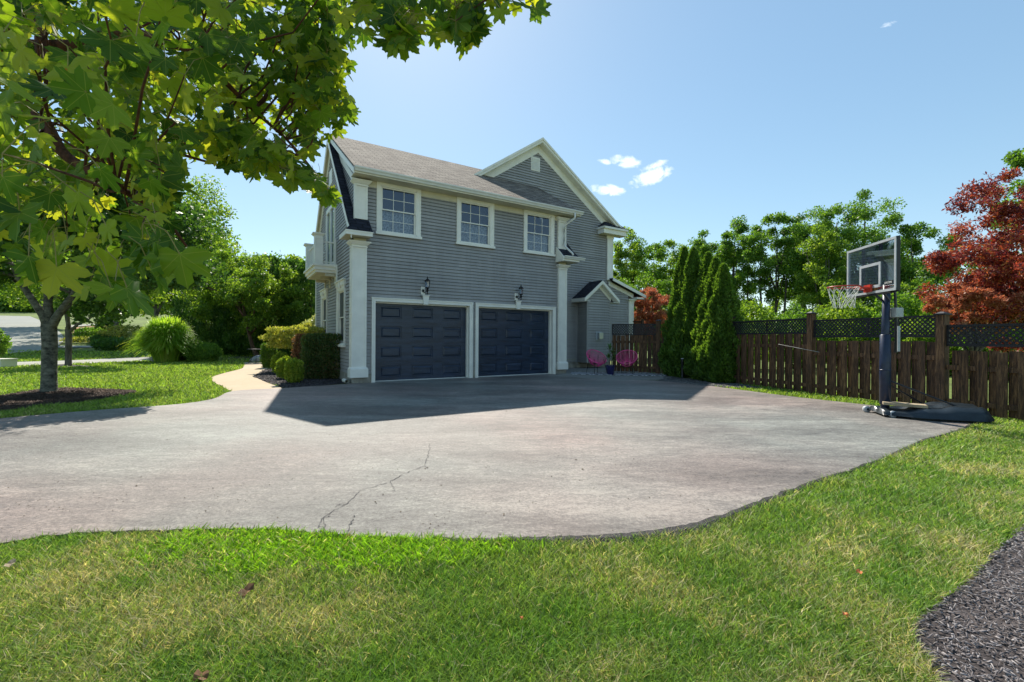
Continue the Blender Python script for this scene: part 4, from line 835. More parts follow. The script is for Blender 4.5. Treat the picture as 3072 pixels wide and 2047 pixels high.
for k in range(K):
    for s in (-1, 1):
        pts = []
        for i, (dz, rr) in enumerate(lev):
            t = 2*math.pi*(k+s*.5*i)/K; sw = Vector((.02*math.sin(3*dz+k), .015*math.cos(k*1.3), 0))*i*.5; pts.append(rc+A_*rr*math.cos(t)+NR*rr*math.sin(t)+Vector((0, 0, -dz))+sw)
        mb.tube(pts, .0042, 5, False)
mb.build('net', M['net'], rim, True)
def seg(mb, p, q, w_=.03, h=.03): mb.bar(p, q, w_, h)
mb = MB()
for a in (-.14, .14):
    sd = A_*a; top = Vector((.015, 0, 2.26))
    seg(mb, top+sd*.55, bb(a, -.05, ZB1-.22)); seg(mb, Vector((.015, 0, 1.98))+sd*.55, bb(a, -.05, ZB0+.10)); seg(mb, top+sd*.55+Vector((.12, 0, .10)), bb(a, -.05, ZB1-.20))
mb.build('arm', M['bluepole'], hp)
mb = MB(); mb.tube([Vector((.10, -.05, 2.42)), Vector((.14, -.06, 1.55))], .02, 8); mb.tube([Vector((.14, -.06, 1.62)), Vector((.13, -.06, 1.10))], .026, 10); mb.build('height_strut', M['black'], hp)
mb = MB(); mb.box(.07, .20, -.13, .02, 1.70, 1.86); mb.build('adjuster_handle', M['grey_plastic'], hp, bevel=.01)
mb = MB(); mb.box(.115, .155, -.115, -.10, 1.12, 1.55)
for k in range(9): mb.box(.118, .152, -.118, -.115, 1.15+k*.04, 1.156+k*.04)
mb.build('height_scale', M['grey_plastic'], hp)
sl = MB(); sl.box(-.28, .28, -.12, .12, 0, .045); slab = sl.build('timber_slab', M['wood_light'], None, bevel=.004); slab.location = (6.56, 7.42, .215); slab.rotation_euler = (0, R(1.5), R(-34)); tag(slab, 'pale timber slab lying across the hoop base', 'board')
# small shelf above base so slab rests on it
# ---- fences
def board_panel(mb, a, b, z0, z1, dirv, off, w_=.14, gap=.10, both=True, seed=0):
    rd = random.Random(seed); L = (b-a).length; nrm = Vector((-dirv.y, dirv.x, 0)); k = max(1, int(L/(w_+gap)))
    st = L/k
    for side in ((1, -1) if both else (1,)):
        for i in range(k+(side < 0)):
            c = a+dirv*(st*(i+.5) if side > 0 else st*i+.012)
            if (c-a).length < .05 or (b-c).length < .05: continue
            n0 = c+nrm*off*side; ww = w_*rd.uniform(.92, 1.08)*(1 if side > 0 else .90)
            zt = z1+rd.uniform(-.012, .012); p = n0; t = .019
            vs = [p+dirv*x+nrm*y+Vector((0, 0, z)) for z in (z0+rd.uniform(-.01, .02), zt) for y in (-t/2, t/2) for x in (-ww/2, ww/2)]
            mb.add(vs, [(0, 2, 3, 1), (4, 5, 7, 6), (0, 1, 5, 4), (2, 6, 7, 3), (0, 4, 6, 2), (1, 3, 7, 5)])
def lattice(mb, a, b, z0, z1, dirv, pitch=.085, w_=.024):
    L = (b-a).length; h = z1-z0; nrm = Vector((-dirv.y, dirv.x, 0))
    for (p, q) in (((0, z0), (L, z0)), ((0, z1), (L, z1))): mb.bar(a+dirv*p[0]+Vector((0, 0, p[1])), a+dirv*q[0]+Vector((0, 0, q[1])), .035, .04)
    for x in (0.018, L/2, L-.018): mb.bar(a+dirv*x+Vector((0, 0, z0)), a+dirv*x+Vector((0, 0, z1)), .035, .035, nrm)
    for s in (1, -1):
        x = -h
        while x < L+h:
            x0, y0, x1, y1 = x, 0, x+h, h
            if x0 < 0: y0 = -x0; x0 = 0
            if x1 > L: y1 = h-(x1-L); x1 = L
            if x1-x0 > .02:
                A, B = (y0, y1) if s > 0 else (h-y0, h-y1)
                mb.bar(a+dirv*x0+nrm*.006*s+Vector((0, 0, z0+A)), a+dirv*x1+nrm*.006*s+Vector((0, 0, z0+B)), .010, w_, nrm) if False else mb.bar(a+dirv*x0+nrm*.005*s+Vector((0, 0, z0+A)), a+dirv*x1+nrm*.005*s+Vector((0, 0, z0+B)), .009, w_)
            x += pitch
def fpost(p, h, parent, w_=.13, d=(0, 1), cap=True):
    mb = MB(); mb.box(-w_/2, w_/2, -w_/2, w_/2, -.05, h-.05); o = mb.build('post', M['plank'], parent); o.location = p; o.rotation_euler.z = math.atan2(d[1], d[0]); o.data.shade_flat()
    if cap:
        mb = MB(); mb.box(-w_/2-.025, w_/2+.025, -w_/2-.025, w_/2+.025, h-.05, h-.025); mb.frus((-w_/2-.01, w_/2+.01, -w_/2-.01, w_/2+.01), (-.02, .02, -.02, .02), h-.025, h+.01); mb.build('post_cap', M['lattice'], o)
fen = empty('garden_fence', (7.18, 10.65, 0), 0, 'long stained board fence with dark lattice top, running from hoop to conifers', 'fence')
fd_ = Vector((.2665, -.9638, 0)); P1 = Vector((0, 0, 0)); P2 = fd_*2.62; P3 = fd_*5.3; Pm1 = fd_*-2.6; Pm2 = fd_*-5.55
for p, h in ((P2, 1.83), (P1, 1.98), (P3, 1.72), (Pm1, 2.0), (Pm2, 2.02)): fpost(p, h, fen, .135, (fd_.x, fd_.y))
for i, (a, b, zb, zl0, zl1) in enumerate(((Pm2, Pm1, 1.46, 1.48, 1.84), (Pm1, P1, 1.455, 1.475, 1.82), (P1, P2, 1.29, 1.39, 1.765), (P2, P3, 1.13, 1.23, 1.575))):
    aa = a+fd_*.07; b2 = b-fd_*.07; mb = MB(); board_panel(mb, aa, b2, .05, zb, fd_, .034, .140, .105, seed=i); o = mb.build('boards', M['plank'], fen)
    mb = MB()
    for z in (.22, zb-.30): mb.bar(aa+Vector((0, 0, z)), b2+Vector((0, 0, z)), .038, .085)
    mb.build('rails', M['plank'], o)
    mb = MB(); lattice(mb, aa, b2, zl0, zl1, fd_); mb.build('lattice_panel', M['lattice'], fen)
gf = empty('side_fence', (3.90, 17.30, 0), 0, 'dark boarded fence with lattice top beside the house behind the pink chairs', 'fence')
d2 = Vector((5.37-3.90, 16.28-17.30, 0)); L2 = d2.length; d2.normalize()
fpost(d2*L2, 2.02, gf, .14, (d2.x, d2.y)); mb = MB(); board_panel(mb, Vector((0, 0, 0)), d2*(L2-.07), .06, 1.45, d2, .024, .145, .012, False); o = mb.build('boards', M['plank'], gf)
mb = MB()
for z in (.25, 1.2): mb.bar(Vector((0, 0, z)), d2*(L2-.07)+Vector((0, 0, z)), .04, .09)
mb.build('rails', M['plank'], o)
mb = MB(); lattice(mb, Vector((0, 0, 0)), d2*(L2-.07), 1.48, 1.86, d2, .10, .034); mb.build('lattice_panel', M['lattice'], gf)
gt = empty('fence_gate', (5.44, 16.22, 0), 0, 'low dark gate between the fence post and the clipped conifers', 'gate'); mb = MB(); e_ = Vector((.66, -.30, 0)); board_panel(mb, Vector((0, 0, 0)), e_, .05, 1.46, e_.normalized(), .0, .11, .012, False, 5); mb.build('boards', M['plank'], gt)
mb = MB(); mb.bar(Vector((0, .02, .3)), e_+Vector((0, .02, .3)), .03, .08); mb.bar(Vector((0, .02, 1.2)), e_+Vector((0, .02, 1.2)), .03, .08); mb.build('rails', M['plank'], gt)
a = at(2335, 1033, 11.35); b = at(2458, 1057, 10.25); mb = MB(); mb.tube([a, b], [.004, .006], 8); tag(mb.build('rod', M['stone'], None, True), 'thin pale rod hooked slanting on the fence boards', 'rod')
# bollard, blue post
bp_ = g(2047, 1139); mb = MB(); mb.lathe([(.045, 0), (.045, .03), (.036, .04), (.036, .55), (.040, .56), (.040, .66), (.03, .675)], (0, 0), 20); bo = mb.build('bollard_light', M['black'], None, True); bo.location = bp_; tag(bo, 'short black bollard in the gravel by the conifers', 'bollard')
mb = MB(); mb.lathe([(.048, .67), (.05, .675), (.04, .69), (.0, .69)], (0, 0), 20); mb.build('cap', M['grey_plastic'], bo)
q = g(2013, 1128); mb = MB(); mb.lathe([(.07, 0), (.085, .02), (.075, .3), (.09, .62), (.095, .65), (.08, .65)], (0, 0), 20); bo = mb.build('tall_planter', M['pot'], None, True); bo.location = q+Vector((0, 0, .014)); tag(bo, 'narrow tall dark blue pot standing by the gate', 'pot')
# pink chairs
def chair():
    r = empty('string_chair', (0, 0, 0)); c = Vector((0, .0, .60)); tl = R(38)   # seat hoop: front low
    ax = Vector((1, 0, 0)); ay = Vector((0, math.cos(tl), math.sin(tl))); nz = ax.cross(ay)
    mb = MB(); mb.ring(c, .38, .40, ax, ay, .014, 48, 8); h = mb.build('hoop', M['pink'], r, True)
    c2 = c-nz*.27-ay*.10; mb = MB(); mb.ring(c2, .12, .12, ax, ay, .010, 28, 6); mb.build('centre_ring', M['pink'], r, True)
    mb = MB()
    for k in range(84):
        t = 2*math.pi*k/84; p = c+ax*.38*math.cos(t)+ay*.40*math.sin(t); q = c2+ax*.12*math.cos(t+.15)+ay*.12*math.sin(t+.15); m = p.lerp(q, .55)-nz*.07
        mb.tube([p, p.lerp(q, .3)-nz*.055, m, q], .0052, 4, False)
    mb.build('seat_cords', M['pink'], r, True)
    for x, y in ((-.27, -.30), (.27, -.30), (-.24, .30), (.24, .30)):
        mb = MB(); top = c+Vector((x*.75, y*.55, -.08 if y < 0 else .06)); mb.tube([(x, y, .0), top], .009, 8); mb.build('leg', M['black'], r, True)
    mb = MB(); mb.ring(Vector((0, 0, .34)), .22, .22, Vector((1, 0, 0)), Vector((0, 1, 0)), .008, 28, 6); mb.build('brace_ring', M['black'], r, True)
    return r
def copytree(o, parent=None):
    c = o.copy(); C.objects.link(c); c.parent = parent
    for ch in list(o.children): copytree(ch, c)
    return c
ch = chair(); cpos = g(1789, 1119, .045); ch.location = (cpos.x, cpos.y, .045); ch.rotation_euler.z = R(22); tag(ch, 'pink string chair left of the potted plant, on the patio rug', 'chair', 'pink string chairs on the patio')
c2 = copytree(ch); cpos = g(1880, 1120, .045); c2.location = (cpos.x, cpos.y, .045); c2.rotation_euler.z = R(-24); c2['label'] = 'pink string chair right of the potted plant, before the dark fence'
pp = g(1831, 1124, .04); pr = empty('potted_plant', (pp.x, pp.y, .044), 0, 'spiky green dracaena in a dark blue pot between the pink chairs', 'potted plant')
mb = MB(); mb.lathe([(.11, 0), (.115, .01), (.165, .30), (.17, .33), (.15, .33), (.14, .29)], (0, 0), 24); mb.build('pot', M['pot'], pr, True)
M['stem'] = barkmat('pale_stem', (.16, .13, .10), (.34, .29, .23), 14); M['drac'] = leafmat('dracaena_leaf', [(.04, .11, .02), (.08, .20, .04), (.20, .28, .08)], .3, .4)
tips = [(-.07, .02, .62), (.05, -.04, .80), (.10, .05, .55), (-.02, .06, .95)]
mb = MB()
for k, (x, y, z) in enumerate(tips): mb.tube([(x*.4, y*.4, .28), (x*.8, y*.8, z*.6), (x, y, z)], [.018, .016, .013], 8)
mb.build('stem', M['stem'], pr, True)
mb = MB()
for x, y, z in tips:
    for k in range(46):
        a = random.uniform(0, 6.28); el = random.uniform(-.1, 1.3); l = random.uniform(.22, .36); dx, dy = math.cos(a), math.sin(a); p = Vector((x, y, z+random.uniform(-.06, .03))); pts = []
        for t in (0, .35, .7, 1): pts.append(p+Vector((dx*math.cos(el)*l*t, dy*math.cos(el)*l*t, math.sin(el)*l*t-.16*l*t*t*2.0)))
        s = Vector((-dy, dx, 0))*.011; mb.add([pts[0]-s*.6, pts[0]+s*.6, pts[1]+s, pts[1]-s, pts[2]+s*.8, pts[2]-s*.8, pts[3]], [(0, 1, 2, 3), (3, 2, 4, 5), (5, 4, 6)])
mb.build('foliage', M['drac'], pr)
# rug with stripes
def rugmat():
    m, nt = newmat('striped_rug'); n = N(nt); tc = n('ShaderNodeTexCoord'); sp = n('ShaderNodeSeparateXYZ', {0: tc.outputs['Object']})
    pp_ = n('ShaderNodeMath', {0: sp.outputs['X'], 1: .30}, operation='PINGPONG'); ad = n('ShaderNodeMath', {0: pp_, 1: 1.9, 2: sp.outputs['Y']}, operation='MULTIPLY_ADD')
    fr = n('ShaderNodeMath', {0: ad, 1: 2.6}, operation='MULTIPLY'); f = n('ShaderNodeMath', {0: fr}, operation='FRACT'); cr = ramp(n, f, [(0, (.02, .025, .035)), (.66, (.85, .86, .88))], 'CONSTANT')
    b = n('ShaderNodeBsdfPrincipled', {'Base Color': cr, 'Roughness': .9}); n('ShaderNodeOutputMaterial', {'Surface': b}); return m
M['rug'] = rugmat(); mb = MB(); mb.box(-1.65, 1.65, -.55, .55, 0, .008); rg = mb.build('outdoor_rug', M['rug']); rc_ = g(1852, 1123, .034); rg.location = (rc_.x, rc_.y+.1, .036); rg.rotation_euler.z = R(-9); tag(rg, 'black and white zigzag rug under the pink chairs', 'rug')
# ---------------------------------------------------------------- vegetation
G1 = [(.04, .10, .018), (.09, .19, .028), (.15, .28, .038), (.25, .37, .06)]
G2 = [(.05, .11, .02), (.12, .22, .03), (.21, .32, .045), (.36, .42, .08)]
G3 = [(.026, .068, .018), (.052, .125, .026), (.09, .185, .034), (.15, .25, .045)]
M['l_mid'] = leafmat('mid_green_leaf', G1, .45); M['l_light'] = leafmat('light_green_leaf', G2, .5); M['l_dark'] = leafmat('dark_green_leaf', G3, .35)
M['l_cedar'] = leafmat('cedar_spray', [(.04, .085, .02), (.08, .16, .028), (.13, .24, .035), (.22, .33, .05)], .42)
M['l_red'] = leafmat('red_maple_leaf', [(.06, .03, .065), (.13, .03, .05), (.40, .085, .045), (.50, .30, .09)], .42, .45, (1.4, 1.0, .7))
M['l_coral'] = leafmat('coral_maple_leaf', [(.20, .05, .04), (.42, .13, .07), (.55, .25, .13), (.30, .25, .10)], .45, .5, (1.2, .9, .7))
M['l_gold'] = leafmat('golden_leaf', [(.12, .17, .03), (.26, .30, .06), (.42, .40, .11), (.50, .48, .18)], .45)
M['l_barb'] = leafmat('barberry_leaf', [(.03, .075, .022), (.06, .13, .03), (.13, .14, .045), (.28, .16, .09)], .38)
M['l_varieg'] = leafmat('variegated_leaf', [(.12, .18, .06), (.35, .38, .2), (.6, .58, .4)], .4)
M['l_grass'] = leafmat('tall_grass_blade', [(.10, .20, .03), (.22, .38, .04), (.36, .52, .07), (.60, .58, .20)], .55)
M['l_yew'] = leafmat('yew_spray', [(.08, .15, .02), (.18, .28, .03), (.32, .40, .05), (.48, .50, .10)], .45)
M['bark'] = barkmat('grey_bark', (.035, .03, .022), (.17, .15, .12), 9); M['barkspot'] = barkmat('lichen_bark', (.02, .018, .013), (.20, .20, .15), 7, (1, 1, 1.6)); M['barkbr'] = barkmat('brown_bark', (.04, .022, .012), (.15, .09, .05), 10)
M['twig'] = barkmat('red_twig', (.05, .016, .010), (.17, .06, .035), 30)
# lawn tree, left
T = g(147, 1177)
def lawn_tree(name, loc, label, s, h0, crown, seed, mat, bark, n, size, forks, wid, fk):
    random.seed(seed); r = np.random.default_rng(seed); root = empty(name, loc, 0, label, 'tree', 'young trees in the front lawn')
    mb = MB(); mb.tube([(0, 0, -.06), (0, 0, .0), (.0, 0, .12), (0, 0, .5), (.01, 0, fk*.75), (-.01, 0, fk), (0.02, 0, fk+.9), (.05, .1, fk+2.2)], [wid*1.3, wid*1.18, wid*1.05, wid*.98, wid*.98, wid, wid*.62, wid*.2], 18); mb.build('trunk', bark, root, True)
    P = []
    (cx, cy, cz), (rx, ry, rz) = crown
    Pn, cc = clumps((cx, cy, cz), (rx, ry, rz), 60, n, .24, .35, r, .6); leaves('crown', Pn, size, mat, root, .75, r=r)
    lb = MB()
    for (ax_, ay_, az_) in forks: lb.tube([(0, 0, fk-.12), (ax_*.25, ay_*.25, fk+.28*az_), (ax_*.6, ay_*.6, fk+.62*az_), (ax_, ay_, fk+az_), (ax_*1.5, ay_*1.5, fk+az_*1.7)], [wid*.62, wid*.5, wid*.42, wid*.32, wid*.1], 10)
    for i in range(14):
        c = cc[i]; t = random.choice(forks); b = Vector((t[0], t[1], fk+t[2])); lb.tube(curve(b, c, .1, 4, .05), [wid*.25, wid*.2, wid*.15, wid*.1, wid*.04], 6)
    lb.build('limb', bark, root, True)
lawn_tree('lawn_tree', T, 'thick trunked tree with spotted grey bark standing in brown mulch', 1, 1.9, ((.3, .1, 3.8), (3.7, 2.7, 1.95)), 11, M['l_dark'], M['barkspot'], 60000, .10, [(-.75, .1, .95), (.62, -.1, .75), (.35, .5, 1.0), (-.3, -.4, 1.1), (.1, -.2, 1.3)], .138, 1.50)
T2 = g(205, 1099)
lawn_tree('lawn_tree', T2, 'slender forked tree behind the spotted trunk, beside the far strip of drive', 1, 2.6, ((.3, .3, 3.5), (3.6, 2.8, 1.0)), 12, M['l_light'], M['bark'], 20000, .11, [(1.5, .1, .9), (-.5, .3, 1.0), (.3, -.4, 1.2)], .11, 1.55)
GR = 'background trees'
tree('background_tree', (-33, 37, 0), 'pale green tree far left, behind both lawn trees', 'tree', GR, 3, 15, 6, 5, M['l_light'], M['bark'], 16000, .34, .25, 40, seed=21)
tree('background_tree', (-29, 36, 0), 'light green tree rising behind the fountain of ornamental grass', 'tree', GR, 3.0, 12.5, 3.8, 3.5, M['l_light'], M['bark'], 16000, .30, .22, 40, seed=22)
tree('background_tree', (-32.2, 46, 0), 'tallest tree left of the house, its narrow top against the sky', 'tree', GR, 4, 17.5, 2.6, 2.6, M['l_light'], M['bark'], 15000, .3, .2, 34, cr=.42, seed=23)
tree('background_tree', (-38, 52, 2.0), 'yellow green tree on the rising ground beyond the road', 'tree', GR, 1.5, 14, 8, 6, M['l_light'], M['bark'], 13000, .45, .3, 40, seed=24)
tree('background_tree', (-58, 55, 2.4), 'dark tree at the left edge beyond the road', 'tree', GR, 4, 19, 10, 7, M['l_mid'], M['bark'], 13000, .55, .3, 40, seed=25)
tree('background_tree', (-29, 56, 2.0), 'bushy tree beyond the dry patch of lawn', 'tree', GR, .8, 9, 6.5, 5, M['l_mid'], M['bark'], 12000, .42, .3, 40, seed=26)
# serviceberry with leaning trunk in front of the hedge
tree('leaning_tree', (-15.0, 26.2, 0), 'broad leafy tree with a leaning brown trunk in front of the dark hedge', 'tree', None, 1.7, 6.1, 3.2, 2.2, M['l_light'], M['barkbr'], 32000, .15, .12, 90, cr=.2, lean=(-1.0, 0), seed=27, fork=1.4, flat=.8, off=(.4, 0))
# dark hedge of tall cedars
def spray(n, hfun, rfun, rx=1.0, ry=1.0, seed=1, lumps=9, pw=.72):
    r = np.random.default_rng(seed); t = r.uniform(0, 1, n)**1.35; a = r.uniform(0, 6.283, n); z = hfun*t
    rad = rfun*(1-t)**pw*(1+.12*np.sin(a*lumps+z*2.5)+.12*np.sin(a*5-z*4.1+1)+.07*np.sin(z*9+a*2)+.05*np.sin(z*17+a*13))*(.72+.28*r.uniform(0, 1, n)**.5)*np.clip(.72+t*3.2, 0, 1)
    P = np.c_[rad*np.cos(a)*rx, rad*np.sin(a)*ry, z+.02]; D = np.c_[np.cos(a)*.45, np.sin(a)*.45, np.full(n, .9)]; return P, D
def conifer(name, loc, h, rr, label, cat, group, seed, n=15000, size=.10, mat=None, lumps=9, pw=.72):
    root = empty(name, loc, 0, label, cat, group); P, D = spray(n, h, rr, seed=seed, lumps=lumps, pw=pw); leaves('foliage', P, size, mat or M['l_cedar'], root, .42, D, r=np.random.default_rng(seed))
    mb = MB(); mb.tube([(0, 0, -.05), (0, 0, h*.93)], [rr*.10+.02, .01], 8); mb.build('trunk', M['barkbr'], root, True); return root
AG = 'clipped pyramid conifers before the fence'
for i, (px, top, Y, rr, lb) in enumerate(((2052, 736, 15.6, .66, 'tall pyramid conifer, leftmost of the five beside the patio'), (2080, 738, 15.1, .70, 'pyramid conifer second from the left, forming the first pair'), (2124, 752, 14.5, .66, 'middle pyramid conifer of the five, after the narrow gap in the tops'), (2147, 768, 14.0, .66, 'pyramid conifer fourth from the left, its tip just under the middle one'), (2170, 786, 13.5, .62, 'shortest pyramid conifer, rightmost of the five by the board fence'))):
    p = at(px, top, Y); conifer('conifer', (p.x, p.y, 0), p.z-.14, rr*1.18, lb, 'conifer', AG, 40+i, 34000, .095, lumps=6+i)
HG = 'tall cedars in the dark hedge'
for i, (px, Y, h, rr) in enumerate(((612, 29.5, 5.3, 1.9), (672, 29.8, 5.6, 1.9), (740, 29.5, 5.9, 1.9), (808, 29.5, 6.0, 1.9), (872, 29, 5.7, 1.9), (932, 28.5, 5.5, 1.9))):
    p = at(px, 1000, Y); conifer('hedge_cedar', (p.x, p.y, 0), h+.55, rr*1.05, 'dark cedar of the tall hedge, '+('at its left end', 'second from its left end', 'third from its left end', 'third from its right end', 'second from its right end', 'at its right end by the balcony')[i], 'cedar', HG, 60+i, 20000, .16, M['l_dark'], 9, .36)
# far treetops above hedge
tree('background_tree', (-16.2, 42, 0), 'small round treetop peeping over the hedge near the balcony', 'tree', GR, 4, 10.4, 1.9, 1.8, M['l_mid'], M['bark'], 5000, .3, .15, 16, nl=0, seed=31)
tree('background_tree', (-19.5, 43, 0), 'hazy treetop over the hedge, left of the round one', 'tree', GR, 4, 9.4, 2.2, 2, M['l_light'], M['bark'], 5000, .3, .15, 16, nl=0, seed=32)
# ornamental grass fountain
def fountain(name, loc, h, spread, n, label, mat, seed):
    r = np.random.default_rng(seed); a = r.uniform(0, 6.283, n); el = r.beta(2.2, 1.4, n); rb = r.uniform(0, .55, n)**.7*.5*spread
    out = spread*(1.15-el)*r.uniform(.7, 1.1, n); hh = h*(.5+.62*el)*r.uniform(.72, 1.08, n); wd = .010*h*.9
    B = np.c_[rb*np.cos(a), rb*np.sin(a), 0*a]; D = np.c_[np.cos(a), np.sin(a), 0*a]; S = np.c_[-np.sin(a+r.normal(0, .8, n)), np.cos(a), 0*a]*wd; q = []
    for t in (0, .3, .6, .85, 1.0):
        z = hh*(1-(1-t)**2)-(out*.55)*max(0, t-.55)**1.5*2.2; q.append(B+D*(out*t**1.6)[:, None]+np.c_[0*a, 0*a, np.maximum(z, .02)])
    W = [.7, 1, .9, .5, .1]; V = np.stack([p for k in range(5) for p in (q[k]-S*W[k], q[k]+S*W[k])], 1).reshape(-1, 3)
    i = np.arange(n)[:, None]*10; F = np.concatenate([i+[2*k, 2*k+1, 2*k+3, 2*k+2] for k in range(4)]); o = npmesh(name, V, F, mat); o.location = loc; return tag(o, label, 'ornamental grass')
gp = g(500, 1088); fountain('ornamental_grass', gp, 2.05, 1.45, 10000, 'huge green fountain of ornamental grass at the lawn edge', M['l_grass'], 5)
def shrub(name, loc, rad, n, size, mat, label, cat, group=None, seed=1, boxy=2.0, stem=True, trim=.10):
    r = np.random.default_rng(seed); q = r.normal(size=(n, 3)); q /= np.linalg.norm(q, axis=1)[:, None]
    if boxy > 2: q /= (np.abs(q)**boxy).sum(1)[:, None]**(1/boxy)
    D = q.copy(); nz = 1+trim*(np.sin(q[:, 0]*9+seed)+np.sin(q[:, 1]*8)+np.sin(q[:, 2]*11+seed))/2
    q *= (r.uniform(.55, 1, n)**.35*nz)[:, None]; P = q*np.array(rad)+np.array([0, 0, rad[2]]); P = P[P[:, 2] > .01]; D = D[:len(P)]
    root = empty(name, loc, 0, label, cat, group); leaves('foliage', P, size, mat, root, .6, None, .6, r)
    if stem:
        mb = MB()
        for k in range(9): a = k*.7; x, y = math.cos(a)*rad[0]*.5, math.sin(a)*rad[1]*.5; mb.tube([(x*.35, y*.35, -.03), (x*.8, y*.8, rad[2]*.7), (x*1.2, y*1.2, rad[2]*1.4)], [.016*(1+rad[0]), .012, .004], 6)
        mb.build('stem', M['barkbr'], root, True)
    return root
SG = 'small clipped yew domes beside the path'
for i, (px, py, tp, rr, lb) in enumerate(((882, 1150, 1078, .225, 'nearest clipped yew dome, against the barberry block'), (858, 1137, 1073, .24, 'second clipped yew dome from the driveway'), (843, 1122, 1060, .27, 'third clipped yew dome from the driveway'))):
    p = g(px, py); t = at(px, tp, p.y); shrub('yew_dome', p, (rr, rr, t.z/2), 7000, .05, M['l_yew'], lb, 'shrub', SG, 70+i, 2.5)
p = g(806, 1105); shrub('upright_yew', p, (.27, .27, .52), 7000, .055, M['l_cedar'], 'darker upright yew standing by the path bend', 'shrub', None, 75, 3.2)
p = g(945, 1140); bx_ = shrub('barberry_block', (p.x+.08, p.y+.55, 0), (.62, .66, .70), 30000, .055, M['l_barb'], 'square clipped dark green barberry hedge beside the garage corner', 'hedge', None, 76, 9.0, trim=.03); bx_.rotation_euler.z = R(12)
M['l_redb'] = leafmat('red_barberry_leaf', [(.05, .06, .02), (.16, .09, .05), (.34, .15, .10), (.45, .24, .16)], .35)
shrub('red_barberry', (p.x-.62, p.y+1.1, 0), (.42, .60, .70), 15000, .055, M['l_redb'], 'reddish clipped barberry joined to the left end of the square green one', 'hedge', None, 176, 7.0, trim=.04)
p = g(870, 1088); shrub('golden_maple_shrub', (-7.95, 17.0, .82), (1.25, 1.0, .46), 20000, .075, M['l_gold'], 'flat topped golden shrub spreading behind the barberry hedge', 'shrub', None, 77, 2.0, trim=.25)
mb = MB(); mb.tube([(-7.9, 17.0, -.02), (-7.95, 17, .5), (-7.8, 17.05, 1.2)], [.07, .06, .04], 8); st = mb.build('stem', M['barkbr'], None, True)
st.parent = bpy.data.objects['golden_maple_shrub']; st.matrix_parent_inverse = Matrix.Translation((7.95, -17.0, -.82))
shrub('variegated_shrub', (-8.7, 20.6, 0), (1.0, .9, 1.25), 9000, .10, M['l_varieg'], 'cream variegated shrub against the garage side wall', 'shrub', None, 78)
p = g(733, 1078); shrub('green_shrub', (p.x-.1, 22.6, 0), (.85, .8, .48), 9000, .07, M['l_mid'], 'low mounded green shrub left of the metal table', 'shrub', 'low green shrubs before the hedge', 79)
p = g(632, 1078); shrub('green_shrub', (p.x, 23.2, 0), (.45, .4, .34), 6000, .07, M['l_mid'], 'small green shrub right of the ornamental grass', 'shrub', 'low green shrubs before the hedge', 80)
def rock(loc, s, label, seed, sc_=(1, 1, 1)):
    r = random.Random(seed); mb = MB(); n_, m_ = 14, 9; vs = [(0, 0, -s*.5)]
    import mathutils
    for i in range(1, m_):
        for k in range(n_):
            t = math.pi*i/m_; a = 2*math.pi*k/n_; v = Vector((math.sin(t)*math.cos(a), math.sin(t)*math.sin(a), -math.cos(t))); q = 1+.35*mathutils.noise.noise(v*1.6+Vector((seed, 0, 0))); vs.append((v.x*s*q*sc_[0], v.y*s*q*sc_[1], v.z*s*q*.7*sc_[2]))
    vs.append((0, 0, s*.7*sc_[2])); fs = [(0, 1+(k+1) % n_, 1+k) for k in range(n_)]
    for i in range(m_-2): fs += [(1+i*n_+k, 1+i*n_+(k+1) % n_, 1+(i+1)*n_+(k+1) % n_, 1+(i+1)*n_+k) for k in range(n_)]
    b = 1+(m_-2)*n_; fs += [(b+k, b+(k+1) % n_, len(vs)-1) for k in range(n_)]; o = mb.add(vs, fs).build('boulder', M['stone'], None); o.location = loc; tag(o, label, 'boulder', 'boulders in the planting')
p = g(697, 1073); rock((p.x, 22.4, .25), .55, 'pale boulder between the two low green shrubs', 3, (1.2, 1, 1)); p = g(765, 1085); rock((-12.9, 22.6, .12), .30, 'grey boulder under the metal table', 4, (1.2, 1, 1.1))
# metal table and chair by the far end of the path
tb = empty('metal_table', (-12.45, 21.6, .0), 0, 'small black metal table with curved legs at the end of the path', 'table'); mb = MB(); mb.lathe([(.40, .70), (.41, .71), (.40, .72)], (0, 0), 28); mb.build('tabletop', M['black'], tb)
for k in range(4):
    a = k*math.pi/2+.5; mb = MB(); mb.tube([(math.cos(a)*.34, math.sin(a)*.34, 0), (math.cos(a)*.18, math.sin(a)*.18, .22), (math.cos(a)*.12, math.sin(a)*.12, .45), (math.cos(a)*.26, math.sin(a)*.26, .70)], .012, 7); mb.build('leg', M['black'], tb, True)
cb_ = empty('metal_chair', (-11.75, 21.5, .0), R(-60), 'black metal garden chair with a striped pale cushion, beside the metal table', 'chair'); mb = MB(); mb.box(-.22, .22, -.22, .22, .42, .44); mb.build('seat', M['black'], cb_)
mb = MB(); mb.prismx([(.18, .48), (.26, .48), (.40, .98), (.33, 1.0)], -.22, .22); mb.build('cushion', M['curtain'], cb_, bevel=.02)
mb = MB(); mb.ring(Vector((0, .29, .72)), .24, .30, Vector((1, 0, 0)), Vector((0, .25, .97)), .012, 24, 6); mb.build('backrest', M['black'], cb_)
for x, y in ((-.2, -.2), (.2, -.2), (-.2, .2), (.2, .2)): mb = MB(); mb.tube([(x*1.15, y*1.15, 0), (x, y, .43)], .011, 6); mb.build('leg', M['black'], cb_)
